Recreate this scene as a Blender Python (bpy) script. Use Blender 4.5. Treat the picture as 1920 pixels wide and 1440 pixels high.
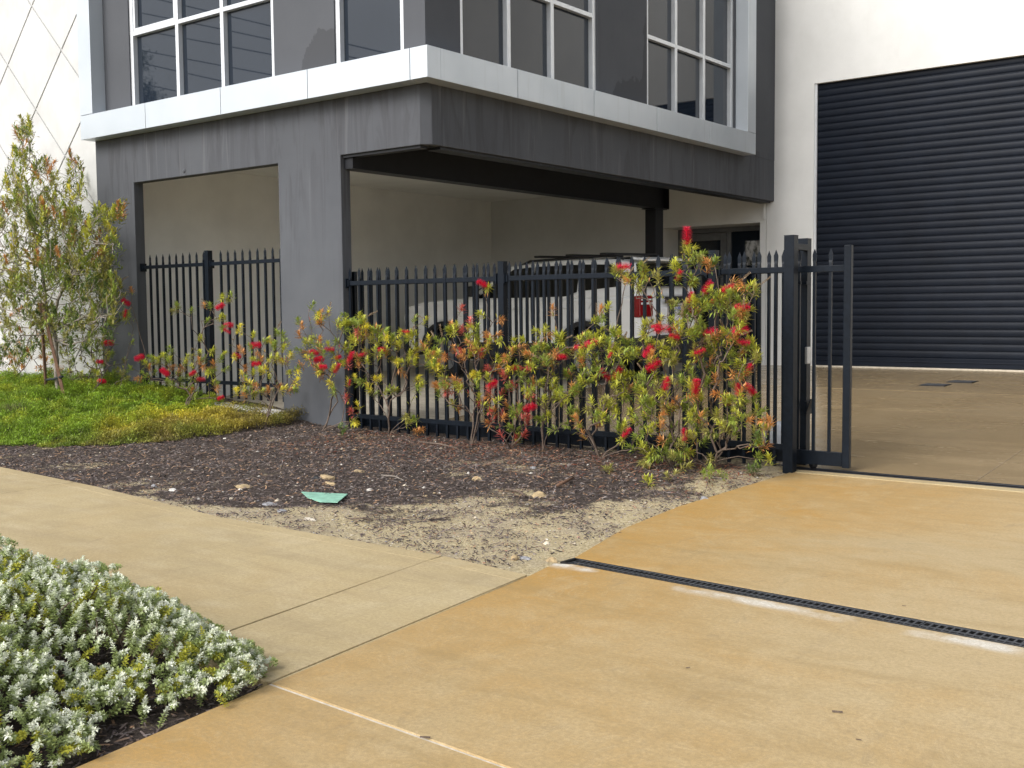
import bpy, math, random
import numpy as np
from mathutils import Vector, Matrix
random.seed(7); RNG = np.random.default_rng(7)
for o in list(bpy.data.objects): bpy.data.objects.remove(o)
sc = bpy.context.scene
col = sc.collection
R = math.radians

# ------------------------------------------------------------------ camera
F_PX = 2070.75; YAW, PITCH, ROLL = -0.6597, -0.0678, -0.0097
EYE = np.array([8.0697, -8.9522, 1.4412])
FW = np.array([math.sin(YAW)*math.cos(PITCH), math.cos(YAW)*math.cos(PITCH), math.sin(PITCH)])
RT = np.array([math.cos(YAW), -math.sin(YAW), 0.0]); UPV = np.cross(RT, FW)
_c, _s = math.cos(ROLL), math.sin(ROLL)
RT, UPV = _c*RT+_s*UPV, -_s*RT+_c*UPV
cam = bpy.data.objects.new('camera', bpy.data.cameras.new('camera')); col.objects.link(cam)
cam.data.lens = 36*F_PX/1920; cam.data.sensor_width = 36; cam.data.clip_end = 800; cam.data.clip_start = .05
m3 = Matrix([[RT[i], UPV[i], -FW[i]] for i in range(3)])
cam.matrix_world = Matrix.Translation(Vector(EYE)) @ m3.to_4x4()
sc.camera = cam
# ------------------------------------------------------------------ light
SUN_EL, SUN_AZ = R(38), R(192)      # azimuth measured clockwise from +Y
w = bpy.data.worlds.new('World'); sc.world = w; w.use_nodes = True
nt = w.node_tree; nt.nodes.clear()
sky = nt.nodes.new('ShaderNodeTexSky'); sky.sky_type = 'NISHITA'; sky.sun_disc = False
sky.sun_elevation = SUN_EL; sky.sun_rotation = SUN_AZ; sky.air_density = 1.0; sky.dust_density = 3.0; sky.ozone_density = 1.0
hs = nt.nodes.new('ShaderNodeHueSaturation'); hs.inputs['Saturation'].default_value = .36
bg = nt.nodes.new('ShaderNodeBackground'); bg.inputs['Strength'].default_value = .14
wo = nt.nodes.new('ShaderNodeOutputWorld')
tcw = nt.nodes.new('ShaderNodeTexCoord'); nzw = nt.nodes.new('ShaderNodeTexNoise'); nzw.inputs['Scale'].default_value = 2.2; nzw.inputs['Detail'].default_value = 4
mrw = nt.nodes.new('ShaderNodeMapRange'); mrw.inputs[1].default_value = .3; mrw.inputs[2].default_value = .7; mrw.inputs[3].default_value = .8; mrw.inputs[4].default_value = 1.15
mxw = nt.nodes.new('ShaderNodeVectorMath'); mxw.operation = 'SCALE'
nt.links.new(tcw.outputs['Generated'], nzw.inputs['Vector']); nt.links.new(nzw.outputs[0], mrw.inputs[0])
nt.links.new(sky.outputs[0], hs.inputs['Color']); nt.links.new(hs.outputs[0], mxw.inputs[0]); nt.links.new(mrw.outputs[0], mxw.inputs['Scale'])
nt.links.new(mxw.outputs[0], bg.inputs[0]); nt.links.new(bg.outputs[0], wo.inputs[0])
sl = bpy.data.lights.new('sun', 'SUN'); sl.energy = 1.55; sl.angle = R(35); sl.color = (1, .985, .955)
so = bpy.data.objects.new('sun', sl); col.objects.link(so)
sd = Vector((math.sin(SUN_AZ)*math.cos(SUN_EL), math.cos(SUN_AZ)*math.cos(SUN_EL), math.sin(SUN_EL)))
so.rotation_euler = sd.to_track_quat('Z', 'Y').to_euler(); so.location = (0, -10, 20)
sc.view_settings.view_transform = 'Standard'; sc.view_settings.look = 'None'; sc.view_settings.exposure = 0.70; sc.view_settings.gamma = 1
sc.render.engine = 'CYCLES'
sc.cycles.max_bounces = 8; sc.cycles.diffuse_bounces = 7

# ------------------------------------------------------------------ pixel rays onto real surfaces
def ray(px, py): return FW*F_PX + RT*(px-960) - UPV*(py-720)
def at_y(px, py, y): d = ray(px, py); return EYE + d*((y-EYE[1])/d[1])
def at_x(px, py, x): d = ray(px, py); return EYE + d*((x-EYE[0])/d[0])
def at_z(px, py, z=0): d = ray(px, py); return EYE + d*((z-EYE[2])/d[2])
EX = np.array([-14, -2.119, -.267, 1.741, 3.818, 4.508]); EY = np.array([-3.3, -3.729, -3.871, -4.14, -4.15, -4.234])
def path_edge(x): return np.interp(x, EX, EY)
def vnoise(x, y, s, seed=0):
    x = np.asarray(x, float)*s+seed*17.3; y = np.asarray(y, float)*s+seed*9.1
    xi = np.floor(x).astype(int); yi = np.floor(y).astype(int); fx = x-xi; fy = y-yi
    fx = fx*fx*(3-2*fx); fy = fy*fy*(3-2*fy)
    def h(a, b):
        n = (a*374761393 + b*668265263 + seed*1274126177) & 0x7fffffff
        n = ((n ^ (n >> 13))*1274126177) & 0x7fffffff
        return ((n ^ (n >> 16)) & 0xffff)/65535.0
    return (h(xi, yi)*(1-fx)+h(xi+1, yi)*fx)*(1-fy)+(h(xi, yi+1)*(1-fx)+h(xi+1, yi+1)*fx)*fy
def wall_z(x): return np.interp(x, [-12, -9.4, -6.3, -4.5, -2.5, -1.4, 1, 4.3], [.36, .34, .40, .31, .15, .07, .045, .02])
def bed_z(x, y):
    x = np.asarray(x, float); y = np.asarray(y, float)
    ye = path_edge(x); t = np.clip((y-ye)/(0-ye), 0, 1.1)
    dl = np.interp(y, [-4.3, -3.75, -2.84, -1.96, .1], [4.5, 4.47, 4.25, 4.15, 4.13]); fe = np.clip((dl-x+.02)/.3, 0, 1)
    return -.016 -.03*np.clip((x-dl)/.1, 0, 1) + fe*(wall_z(x)+.014)*t**1.25 + (vnoise(x, y, 3, 1)-.5)*.03*np.clip(t*8, 0, 1)*fe + (vnoise(x, y, 11, 2)-.5)*.012
def at_bed(px, py):
    z = 0.0
    for _ in range(25):
        p = at_z(px, py, z); z = .5*z+.5*float(bed_z(p[0], min(p[1], .1)))
    return p
def yard_z(y): return np.interp(y, [-1, .1, 5.5, 8.8, 10], [0, 0, .33, .435, .45])

# ------------------------------------------------------------------ material helpers
class NT:
    def __init__(s, name):
        s.m = bpy.data.materials.new(name); s.m.use_nodes = True; s.n = s.m.node_tree; s.n.nodes.clear()
        s.out = s.n.nodes.new('ShaderNodeOutputMaterial'); s.b = s.n.nodes.new('ShaderNodeBsdfPrincipled'); s.n.links.new(s.b.outputs[0], s.out.inputs[0])
    def node(s, t, **k):
        n = s.n.nodes.new(t)
        for a, v in k.items(): setattr(n, a, v)
        return n
    def link(s, a, b): s.n.links.new(a, b)
    def coord(s, scale=(1, 1, 1), rot=(0, 0, 0)):
        g = s.node('ShaderNodeNewGeometry'); mp = s.node('ShaderNodeMapping'); mp.inputs['Scale'].default_value = scale; mp.inputs['Rotation'].default_value = rot
        s.link(g.outputs['Position'], mp.inputs[0]); return mp.outputs[0]
    def noise(s, sc_=5, detail=5, rough=.55, scale=(1, 1, 1), dist=0, rot=(0, 0, 0)):
        n = s.node('ShaderNodeTexNoise'); n.inputs['Scale'].default_value = sc_; n.inputs['Detail'].default_value = detail; n.inputs['Roughness'].default_value = rough; n.inputs['Distortion'].default_value = dist
        s.link(s.coord(scale, rot), n.inputs['Vector']); return n.outputs[0]
    def ramp(s, fac, stops):
        r = s.node('ShaderNodeValToRGB'); e = r.color_ramp.elements
        while len(e) < len(stops): e.new(.5)
        for i, (p, c) in enumerate(stops):
            e[i].position = p; e[i].color = (c, c, c, 1) if isinstance(c, (int, float)) else (*c, 1)
        s.link(fac, r.inputs[0]); return r.outputs[0]
    def mix(s, fac, a, b, mode='MIX'):
        m = s.node('ShaderNodeMix', data_type='RGBA', blend_type=mode)
        for i, v in ((0, fac), (6, a), (7, b)):
            if hasattr(v, 'is_linked'): s.link(v, m.inputs[i])
            elif isinstance(v, (int, float)): m.inputs[i].default_value = v
            else: m.inputs[i].default_value = (*v, 1)
        return m.outputs[2]
    def math(s, op, a, b=0, clamp=False):
        m = s.node('ShaderNodeMath', operation=op, use_clamp=clamp)
        for i, v in ((0, a), (1, b)):
            if hasattr(v, 'is_linked'): s.link(v, m.inputs[i])
            else: m.inputs[i].default_value = v
        return m.outputs[0]
    def bump(s, h, strength=.3, dist=.01):
        b = s.node('ShaderNodeBump'); b.inputs['Strength'].default_value = strength; b.inputs['Distance'].default_value = dist
        s.link(h, b.inputs['Height']); s.link(b.outputs[0], s.b.inputs['Normal'])
    def pos(s):
        g = s.node('ShaderNodeNewGeometry'); x = s.node('ShaderNodeSeparateXYZ'); s.link(g.outputs['Position'], x.inputs[0]); return x.outputs
    def set(s, color=None, rough=None, metal=None, spec=None):
        for k, v in (('Base Color', color), ('Roughness', rough), ('Metallic', metal), ('Specular IOR Level', spec)):
            if v is None: continue
            if hasattr(v, 'is_linked'): s.link(v, s.b.inputs[k])
            elif isinstance(v, (int, float)): s.b.inputs[k].default_value = v
            else: s.b.inputs[k].default_value = (*v, 1)
        return s.m

def m_simple(name, c, rough=.6, metal=0., var=.15, nscale=9, bump=0., bscale=60, spec=.5):
    t = NT(name); n = t.noise(nscale, 4)
    cc = t.ramp(n, [(.3, tuple(x*(1-var) for x in c)), (.7, tuple(min(1, x*(1+var)) for x in c))])
    if bump: t.bump(t.noise(bscale, 3), bump, .004)
    return t.set(cc, rough, metal, spec)

def m_render():          # charcoal acrylic render with water streaks
    t = NT('charcoal_render'); P = t.pos()
    big = t.noise(.9, 4, .6)
    c = t.mix(t.ramp(big, [(.3, 0.), (.7, 1.)]), (.076, .081, .092), (.100, .106, .118))
    c = t.mix(t.ramp(t.math('DIVIDE', P[2], 5), [(.1, .0), (.45, .0), (.66, .45)]), c, (.062, .065, .073))  # darker up towards the fascia: staining plus occlusion shade put into the colour
    st = t.noise(2.7, 4, .6, (1, 1, .13), 1.3); st2 = t.noise(6.5, 3, .5, (1, 1, .09), 1.0)
    reach = t.noise(1.7, 3, .6, (1, 1, .0))          # how far each run reaches down
    hz = t.math('DIVIDE', t.math('SUBTRACT', 3.95, P[2]), 2.6)      # 0 at the fascia, 1 low on the columns
    vis = t.math('SUBTRACT', t.math('MULTIPLY', reach, 1.7), hz, True)
    vis = t.math('MINIMUM', vis, t.math('LESS_THAN', P[2], 4.0))
    run = t.ramp(st, [(.50, 0.), (.56, 1.), (.60, .6), (.68, 0.)]); run2 = t.ramp(st2, [(.54, 0.), (.60, 1.), (.66, 0.)])
    k = t.math('MULTIPLY', t.math('ADD', run, t.math('MULTIPLY', run2, .6)), t.math('MULTIPLY', vis, 1.0), True)
    c = t.mix(k, c, (.058, .059, .066))
    lr = t.ramp(t.noise(6, 3, .6, (1, 1, .05), .8), [(.60, 0.), (.67, 1.)])
    c = t.mix(t.math('MULTIPLY', lr, t.math('MULTIPLY', vis, .28)), c, (.22, .225, .235))
    # damp patches over the window band's ledge
    # two lasting damp marks above the ledge: one on the front beside the narrow window, one on the side wall
    def blob(ax, c, r_, zc, rz):
        dx = t.math('DIVIDE', t.math('SUBTRACT', P[ax], c), r_); dz = t.math('DIVIDE', t.math('SUBTRACT', P[2], zc), rz)
        return t.math('SUBTRACT', 1.25, t.math('SQRT', t.math('ADD', t.math('MULTIPLY', dx, dx), t.math('MULTIPLY', dz, dz))))
    f_ = t.math('MULTIPLY', blob(0, -1.55, .42, 4.2, .45), t.math('LESS_THAN', P[1], .01)); g_ = t.math('MAXIMUM', blob(1, 4.45, .75, 4.2, .38), blob(1, 4.62, .16, 4.4, 1.1)); g_ = t.math('MULTIPLY', g_, t.math('GREATER_THAN', P[1], 3.4))
    damp = t.math('ADD', t.math('MAXIMUM', f_, g_), t.math('MULTIPLY', t.math('SUBTRACT', t.noise(3.5, 4, .6), .5), .9))
    damp = t.ramp(damp, [(.22, 0.), (.25, 1.)]); damp = t.math('MULTIPLY', damp, t.math('GREATER_THAN', P[2], 4.15))
    c = t.mix(t.math('MULTIPLY', damp, .75), c, (.048, .050, .055))
    grain = t.noise(140, 3, .7)
    t.bump(t.math('ADD', grain, t.math('MULTIPLY', t.noise(9, 3), 1.5)), .35, .004)
    return t.set(c, .82, spec=.35)
def m_white(name='white_render', dirt=.3, c0=(.63, .63, .61), c1=(.70, .70, .68)):
    t = NT(name); c = t.ramp(t.noise(1.3, 6, .62), [(.3, c0), (.65, c1)])
    d = t.ramp(t.noise(3.5, 5, .7, (1, 1, .35), .5), [(.50, 0.), (.75, 1.)])
    c = t.mix(t.math('MULTIPLY', d, dirt*.5), c, (.50, .49, .455))
    sp = t.ramp(t.noise(26, 5, .8), [(.66, 0.), (.74, 1.)]); c = t.mix(t.math('MULTIPLY', sp, dirt*.3), c, (.42, .41, .39))
    t.bump(t.math('ADD', t.noise(90, 3, .7), t.noise(12, 3)), .3, .003)
    return t.set(c, .85, spec=.3)
def m_fascia():
    t = NT('silver_composite_panel'); P = t.pos()
    c = t.ramp(t.noise(1.1, 3), [(.3, (.50, .545, .585)), (.7, (.56, .60, .64))])
    d = t.ramp(t.noise(13, 4, .6, (1, 1, .06), .4), [(.56, 0.), (.68, 1.)])
    d = t.math('MULTIPLY', d, t.math('GREATER_THAN', P[0], .19))
    c = t.mix(t.math('MULTIPLY', d, .42), c, (.42, .45, .46))
    return t.set(c, t.ramp(t.noise(4, 3), [(.3, .34), (.7, .48)]), .35)
def m_conc(name, kind):
    t = NT(name); P = t.pos()
    big = t.noise(.55, 5, .6, (1, 1, 1), .8); mid = t.noise(2.4, 6, .65, (1, 1.7, 1), .5); streak = t.noise(2.6, 6, .7, (.35, 1.6, 1), .9, (0, 0, .15))
    fine = t.noise(55, 4, .75); micro = t.noise(260, 2, .7)
    if kind == 'path':
        c = t.ramp(big, [(.3, (.43, .335, .175)), (.7, (.53, .43, .245))])
        c = t.mix(t.ramp(streak, [(.44, 0.), (.70, .7)]), c, (.36, .285, .165))
        c = t.mix(t.ramp(mid, [(.48, 0.), (.75, .6)]), c, (.58, .49, .32))
        c = t.mix(t.ramp(t.noise(1.1, 4, .5, (1, 1, 1), .5), [(.5, 0.), (.72, .45)]), c, (.46, .33, .15))
    elif kind == 'drive':
        # bore-water iron stain, strongest beside the garden bed
        side = t.math('MULTIPLY', t.math('SUBTRACT', 6.7, P[0]), .30)
        s_ = t.math('ADD', t.math('MULTIPLY', t.math('SUBTRACT', big, .5), 2.4), side)
        s_ = t.math('ADD', s_, t.math('MULTIPLY', t.math('SUBTRACT', mid, .5), .5), True)
        c = t.mix(s_, (.53, .40, .215), (.475, .262, .055))
        c = t.mix(t.ramp(streak, [(.48, 0.), (.72, .55)]), c, (.32, .215, .08))
        c = t.mix(t.ramp(t.noise(9, 6, .75, (1, 1.5, 1), .6), [(.45, 0.), (.75, .4)]), c, (.36, .25, .10))
        c = t.mix(t.ramp(t.noise(3.1, 7, .72, (1, 1, 1), 1.2), [(.52, 0.), (.75, .6)]), c, (.60, .46, .26))
    else:
        a, b_ = ((.30, .215, .115), (.40, .30, .175)) if kind == 'yard' else ((.60, .56, .48), (.66, .62, .54))
        c = t.ramp(big, [(.3, a), (.7, b_)])
        c = t.mix(t.ramp(streak, [(.42, 0.), (.66, .7)]), c, tuple(x*.62 for x in a))
        c = t.mix(t.ramp(t.noise(1.2, 5, .6, (.3, 2.2, 1), 1.0), [(.52, 0.), (.7, .35)]), c, tuple(min(1, x*1.35) for x in b_))
    if kind in ('drive',):
        # lime bloom along the street side of the drain
        dl = t.math('ADD', t.math('ADD', P[1], 3.945), t.math('MULTIPLY', t.math('SUBTRACT', P[0], 4.5), .063))
        near = t.math('SUBTRACT', 1, t.math('MULTIPLY', t.math('ABSOLUTE', dl), 11), True)
        k = t.math('MULTIPLY', near, t.ramp(t.noise(1.5, 4, .6), [(.46, 0.), (.6, 1.)]))
        k = t.math('MULTIPLY', k, t.ramp(t.noise(22, 4, .7), [(.25, .5), (.6, 1.)]))
        c = t.mix(t.math('MULTIPLY', k, 1.7, True), c, (.74, .70, .62))
    bl = t.ramp(t.noise(2.7, 6, .75, (1.6, .8, 1), .8), [(.60, 0.), (.66, .28), (.80, .5)]); c = t.mix(bl, c, (.24, .185, .11))
    if kind in ('drive', 'path'):
        ty = t.ramp(t.noise(1.3, 3, .5, (3.2, .22, 1), .3, (0, 0, .25)), [(.60, 0.), (.64, .16), (.70, 0.)]); c = t.mix(t.math('MULTIPLY', ty, t.ramp(t.noise(40, 3, .8), [(.35, 0.), (.6, 1.)])), c, (.16, .125, .08))
    sp = t.ramp(t.noise(34, 3, .8), [(.70, 0.), (.75, 1.)]); c = t.mix(t.math('MULTIPLY', sp, .5), c, (.13, .10, .06))
    if kind != 'yard': ar = t.ramp(t.noise(1.4, 7, .8, (1, 1, 1), 2.5), [(.50, 0.), (.51, .35), (.52, 0.)])
    else: ar = 0.
    c = t.mix(ar, c, (.68, .55, .36))
    c = t.mix(t.ramp(fine, [(.38, .0), (.66, .5)]), c, (.27, .20, .10))
    c = t.mix(t.ramp(micro, [(.35, .34), (.55, .0)]), c, (.18, .13, .07))
    t.bump(t.math('ADD', t.math('MULTIPLY', fine, .6), t.math('ADD', micro, t.math('MULTIPLY', mid, 2))), .22, .003)
    if kind == 'yard': rg = t.ramp(streak, [(.4, .10), (.7, .34)])
    elif kind == 'drive': rg = t.ramp(big, [(.3, .42), (.7, .68)])
    else: rg = .8
    return t.set(c, rg, spec=.4 if kind != 'yard' else .5)
def m_attr(name, rough=.5, trans=0., spec=.4, fine=None):
    t = NT(name); a = t.node('ShaderNodeAttribute', attribute_name='Col'); c = a.outputs['Color']
    if fine: c = t.mix(t.ramp(t.noise(fine, 3, .7), [(.3, .35), (.7, 0.)]), c, (.03, .025, .02))
    t.set(c, rough, spec=spec)
    if trans:
        tr = t.node('ShaderNodeBsdfTranslucent'); mx = t.node('ShaderNodeMixShader'); mx.inputs[0].default_value = trans
        t.link(c, tr.inputs[0]); t.link(t.b.outputs[0], mx.inputs[1]); t.link(tr.outputs[0], mx.inputs[2]); t.link(mx.outputs[0], t.out.inputs[0])
    return t.m
def m_soil():
    t = NT('mulch_and_sand'); a = t.node('ShaderNodeAttribute', attribute_name='Col'); s_ = t.node('ShaderNodeSeparateColor'); t.link(a.outputs['Color'], s_.inputs[0])
    n = t.noise(5, 8, .8, (1, 1.6, 1), .9); n2 = t.noise(24, 6, .8, (1, 1.5, 1), .5); k = t.math('ADD', s_.outputs[0], t.math('ADD', t.math('MULTIPLY', t.math('SUBTRACT', n, .5), 1.7), t.math('MULTIPLY', t.math('SUBTRACT', n2, .5), 1.5)))
    k = t.ramp(k, [(.38, 0.), (.68, 1.)])
    sand = t.ramp(t.noise(48, 5, .85), [(.30, (.16, .12, .08)), (.42, (.40, .31, .18)), (.55, (.66, .56, .34)), (.7, (.80, .73, .54))])
    sand = t.mix(t.ramp(t.noise(2.2, 5, .7), [(.45, 0.), (.6, .55)]), sand, (.42, .35, .26))
    dark = t.ramp(t.noise(70, 4, .8), [(.35, (.035, .028, .026)), (.6, (.11, .086, .072)), (.75, (.26, .20, .15))])
    c = t.mix(k, dark, sand); t.bump(t.math('ADD', t.noise(80, 4, .8), t.noise(220, 2, .8)), .9, .012)
    return t.set(c, .95, spec=.2)
def m_wood(name, c0, c1):
    t = NT(name); c = t.ramp(t.noise(6, 5, .7, (6, 6, .8), .5), [(.3, c0), (.7, c1)]); t.bump(t.noise(18, 4, .7, (4, 4, .5)), .6, .006)
    return t.set(c, .9, spec=.2)
M = dict(
    render=m_render(), white=m_white(), tilt=m_white('tilt_up_concrete', 1.0, (.50, .50, .49), (.61, .61, .605)), fascia=m_fascia(),
    inner=m_simple('painted_soffit', (.84, .84, .81), .85, var=.05, nscale=2), frame=m_simple('window_frame_silver', (.66, .68, .70), .35, .35, .05),
    backing=m_simple('dark_backing', (.012, .012, .013), .9), steel=m_simple('black_painted_steel', (.009, .010, .013), .5, var=.2, spec=.3),
    fence=m_simple('night_blue_powdercoat', (.0055, .009, .015), .42, var=.25, nscale=25, bump=.08, spec=.15), door=m_simple('dark_slat_paint', (.0065, .0095, .0165), .42, var=.18, nscale=3, spec=.15),
    dframe=m_simple('grey_door_frame', (.12, .125, .13), .45), path=m_conc('footpath_concrete', 'path'), drive=m_conc('stained_drive_concrete', 'drive'),
    yard=m_conc('wet_yard_concrete', 'yard'), park=m_conc('carport_concrete', 'park'), kerb=m_simple('kerb_render', (.60, .58, .54), .9, var=.2, nscale=5, bump=.3),
    mortar=m_simple('pale_mortar', (.58, .52, .42), .9, var=.2, nscale=30), soil=m_soil(), chips=m_attr('wood_chips', .9, spec=.2), peb=m_attr('stones', .8),
    tleaf=m_attr('tree_leaf', .5, .12), leaf=m_attr('bottlebrush_leaf', .42, .28), petal=m_attr('bottlebrush_filament', .6, .35), cover=m_attr('ground_cover_leaf', .5, .3), silver=m_attr('woolly_silver_leaf', .8, .15, .2),
    bark=m_wood('shrub_bark', (.075, .055, .045), (.19, .145, .115)), tbark=m_wood('papery_bark', (.17, .14, .12), (.40, .36, .31)), stake=m_wood('hardwood_stake', (.10, .055, .035), (.23, .14, .095)),
    grate=m_simple('polymer_grate', (.045, .048, .054), .5, var=.25, nscale=30, bump=.1), car=m_simple('white_car_paint', (.88, .89, .88), .25, var=.02, spec=.6), blackp=m_simple('black_plastic', (.012, .012, .013), .5),
    glass=None, tyre=m_simple('tyre_rubber', (.012, .012, .012), .85), rim=m_simple('alloy', (.30, .31, .32), .35, .8), chrome=m_simple('chrome', (.6, .6, .62), .15, 1.),
    red=m_simple('tail_light_red', (.22, .004, .006), .15), plate=m_simple('plate_white', (.75, .76, .78), .4), ink=m_simple('plate_blue', (.02, .05, .30), .5),
    rock=m_simple('limestone_rock', (.36, .27, .15), .95, var=.35, nscale=20, bump=.8, bscale=45), grey=m_simple('grey_rock', (.27, .27, .28), .9, var=.3, nscale=20, bump=.6),
    green=m_simple('green_plastic', (.26, .50, .38), .5, var=.2, nscale=14), motor=m_simple('motor_cover', (.60, .62, .65), .4, var=.05), tie=m_simple('rubber_tie', (.012, .02, .022), .8),
    road=m_simple('asphalt', (.05, .05, .05), .9, var=.2, bump=.5), ground=m_simple('verge_earth', (.14, .12, .07), .95, var=.3, nscale=2), wire=m_simple('wire', (.01, .01, .01), .6),
    alu=m_simple('galvanised', (.42, .43, .44), .4, .7), gum=m_attr('gum_leaf', .5, .2), timber=m_wood('pole_timber', (.12, .10, .08), (.22, .19, .16)))
t = NT('tinted_glass'); M['glass'] = t.set(t.ramp(t.noise(.6, 2), [(.3, (.009, .014, .022)), (.7, (.014, .020, .031))]), .02, spec=.5)
t = NT('car_glass'); M['cglass'] = t.set((.006, .007, .008), .05, spec=.5)

# ------------------------------------------------------------------ object helpers
def tag(o, label=None, cat=None, group=None, kind=None):
    if label: o['label'] = label
    if cat: o['category'] = cat
    if group: o['group'] = group
    if kind: o['kind'] = kind
    return o
def link(name, me, mat=None, parent=None, loc=None):
    o = bpy.data.objects.new(name, me); col.objects.link(o)
    if mat is not None and me is not None and not me.materials:
        for mm in (mat if isinstance(mat, (list, tuple)) else [mat]): me.materials.append(mm)
    if parent: o.parent = parent
    if loc is not None: o.location = loc
    return o
def empty(name, loc=(0, 0, 0)):
    o = bpy.data.objects.new(name, None); o.location = loc; col.objects.link(o); o.empty_display_size = .1; return o
class MB:
    def __init__(s): s.v = []; s.f = []; s.mi = []; s.sm = []
    def add(s, vs, fs, mi=0, smooth=False):
        b = len(s.v); s.v += [tuple(map(float, v)) for v in vs]; s.f += [[i+b for i in f] for f in fs]; s.mi += [mi]*len(fs); s.sm += [smooth]*len(fs); return s
    def box(s, x0, x1, y0, y1, z0, z1, mi=0):
        return s.add([(x0, y0, z0), (x1, y0, z0), (x1, y1, z0), (x0, y1, z0), (x0, y0, z1), (x1, y0, z1), (x1, y1, z1), (x0, y1, z1)],
                     [(3, 2, 1, 0), (4, 5, 6, 7), (0, 1, 5, 4), (1, 2, 6, 5), (2, 3, 7, 6), (3, 0, 4, 7)], mi)
    def tube(s, pts, rad, n=6, mi=0, cap=True, smooth=True):
        pts = [Vector(p) for p in pts]; rad = rad if isinstance(rad, (list, tuple)) else [rad]*len(pts); vs = []; up = Vector((.31, .17, .93))
        for i, p in enumerate(pts):
            d = (pts[min(i+1, len(pts)-1)]-pts[max(i-1, 0)]).normalized(); a = d.cross(up)
            if a.length < .05: a = d.cross(Vector((1, 0, 0)))
            a.normalize(); b = d.cross(a)
            for k in range(n):
                th = 2*math.pi*k/n; vs.append(p+(a*math.cos(th)+b*math.sin(th))*rad[i])
        fs = [(i*n+k, i*n+(k+1) % n, (i+1)*n+(k+1) % n, (i+1)*n+k) for i in range(len(pts)-1) for k in range(n)]
        if cap: fs += [tuple(range(n))[::-1], tuple((len(pts)-1)*n+k for k in range(n))]
        return s.add(vs, fs, mi, smooth)
    def prism(s, poly, h0, h1, axis='z', mi=0):     # poly in the two other axes
        def P(a, b, h): return {'z': (a, b, h), 'y': (a, h, b), 'x': (h, a, b)}[axis]
        n = len(poly); vs = [P(a, b, h0) for a, b in poly]+[P(a, b, h1) for a, b in poly]
        fs = [tuple(range(n))[::-1], tuple(range(n, 2*n))]+[(i, (i+1) % n, n+(i+1) % n, n+i) for i in range(n)]
        return s.add(vs, fs, mi)
    def mesh(s, name, mat=None):
        me = bpy.data.meshes.new(name); me.from_pydata(s.v, [], s.f); me.update()
        me.polygons.foreach_set('material_index', s.mi); me.polygons.foreach_set('use_smooth', s.sm)
        if mat is not None:
            for mm in (mat if isinstance(mat, (list, tuple)) else [mat]): me.materials.append(mm)
        return me
    def build(s, name, mat, parent=None, bevel=0, loc=None, fix=False):
        me = s.mesh(name, mat)
        if fix:
            import bmesh
            bm = bmesh.new(); bm.from_mesh(me); bmesh.ops.recalc_face_normals(bm, faces=bm.faces); bm.to_mesh(me); bm.free()
        o = link(name, me, None, parent, loc)
        if bevel:
            b = o.modifiers.new('bevel', 'BEVEL'); b.width = bevel; b.segments = 2; b.limit_method = 'ANGLE'; b.angle_limit = R(40)
        return o
def fast(name, V, Fc, C, mat, parent=None, smooth=False):
    V = np.ascontiguousarray(V, np.float32).reshape(-1, 3); Fc = np.ascontiguousarray(Fc, np.int32).reshape(-1, 3)
    me = bpy.data.meshes.new(name); me.vertices.add(len(V)); me.vertices.foreach_set('co', V.ravel())
    me.loops.add(Fc.size); me.loops.foreach_set('vertex_index', Fc.ravel()); me.polygons.add(len(Fc))
    me.polygons.foreach_set('loop_start', np.arange(0, Fc.size, 3, dtype=np.int32)); me.polygons.foreach_set('loop_total', np.full(len(Fc), 3, np.int32))
    if smooth: me.polygons.foreach_set('use_smooth', np.ones(len(Fc), bool))
    me.update(calc_edges=True)
    C = np.clip(np.asarray(C, np.float32), 0, 1)
    if len(C) == len(V): at = me.color_attributes.new('Col', 'FLOAT_COLOR', 'POINT'); A = np.ones((len(V), 4), np.float32); A[:, :3] = C
    else: at = me.color_attributes.new('Col', 'FLOAT_COLOR', 'CORNER'); A = np.ones((Fc.size, 4), np.float32); A[:, :3] = np.repeat(C, 3, 0)
    at.data.foreach_set('color', A.ravel()); me.materials.append(mat)
    return link(name, me, None, parent)
def unit(a): return a/np.maximum(np.linalg.norm(a, axis=-1, keepdims=True), 1e-9)
def frames(axis, up=None):
    ax = unit(axis)
    if up is None: up = np.tile([0., 0., 1.], (len(ax), 1))
    s_ = np.cross(ax, up); bad = np.linalg.norm(s_, axis=1) < 1e-3; s_[bad] = [1, 0, 0]; s_ = unit(s_); return ax, s_, np.cross(s_, ax)
def leaves(P, D, L, W, C, up=None, fold=.25, curl=.1, jit=.0):
    """folded lens leaves: base P, direction D, length L, width W, colour C (per leaf)"""
    n = len(P); ax, sd_, nm = frames(D, up); L = L[:, None]; W = W[:, None]
    v = np.stack([P, P+ax*L*.5+sd_*W*.5+nm*W*fold, P+ax*L*.5-sd_*W*.5+nm*W*fold, P+ax*L*.5, P+ax*L-nm*L*curl], 1)
    f = np.array([[0, 1, 3], [0, 3, 2], [3, 1, 4], [3, 4, 2]]); Fc = (f[None]+5*np.arange(n)[:, None, None]).reshape(-1, 3)
    return v.reshape(-1, 3), Fc, np.repeat(C, 4, 0)
class Acc:
    def __init__(s): s.V = []; s.F = []; s.C = []; s.n = 0
    def add(s, V, Fc, C): s.V.append(V); s.F.append(Fc+s.n); s.C.append(C); s.n += len(V)
    def build(s, name, mat, parent=None, smooth=False): return fast(name, np.concatenate(s.V), np.concatenate(s.F), np.concatenate(s.C), mat, parent, smooth)

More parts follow.
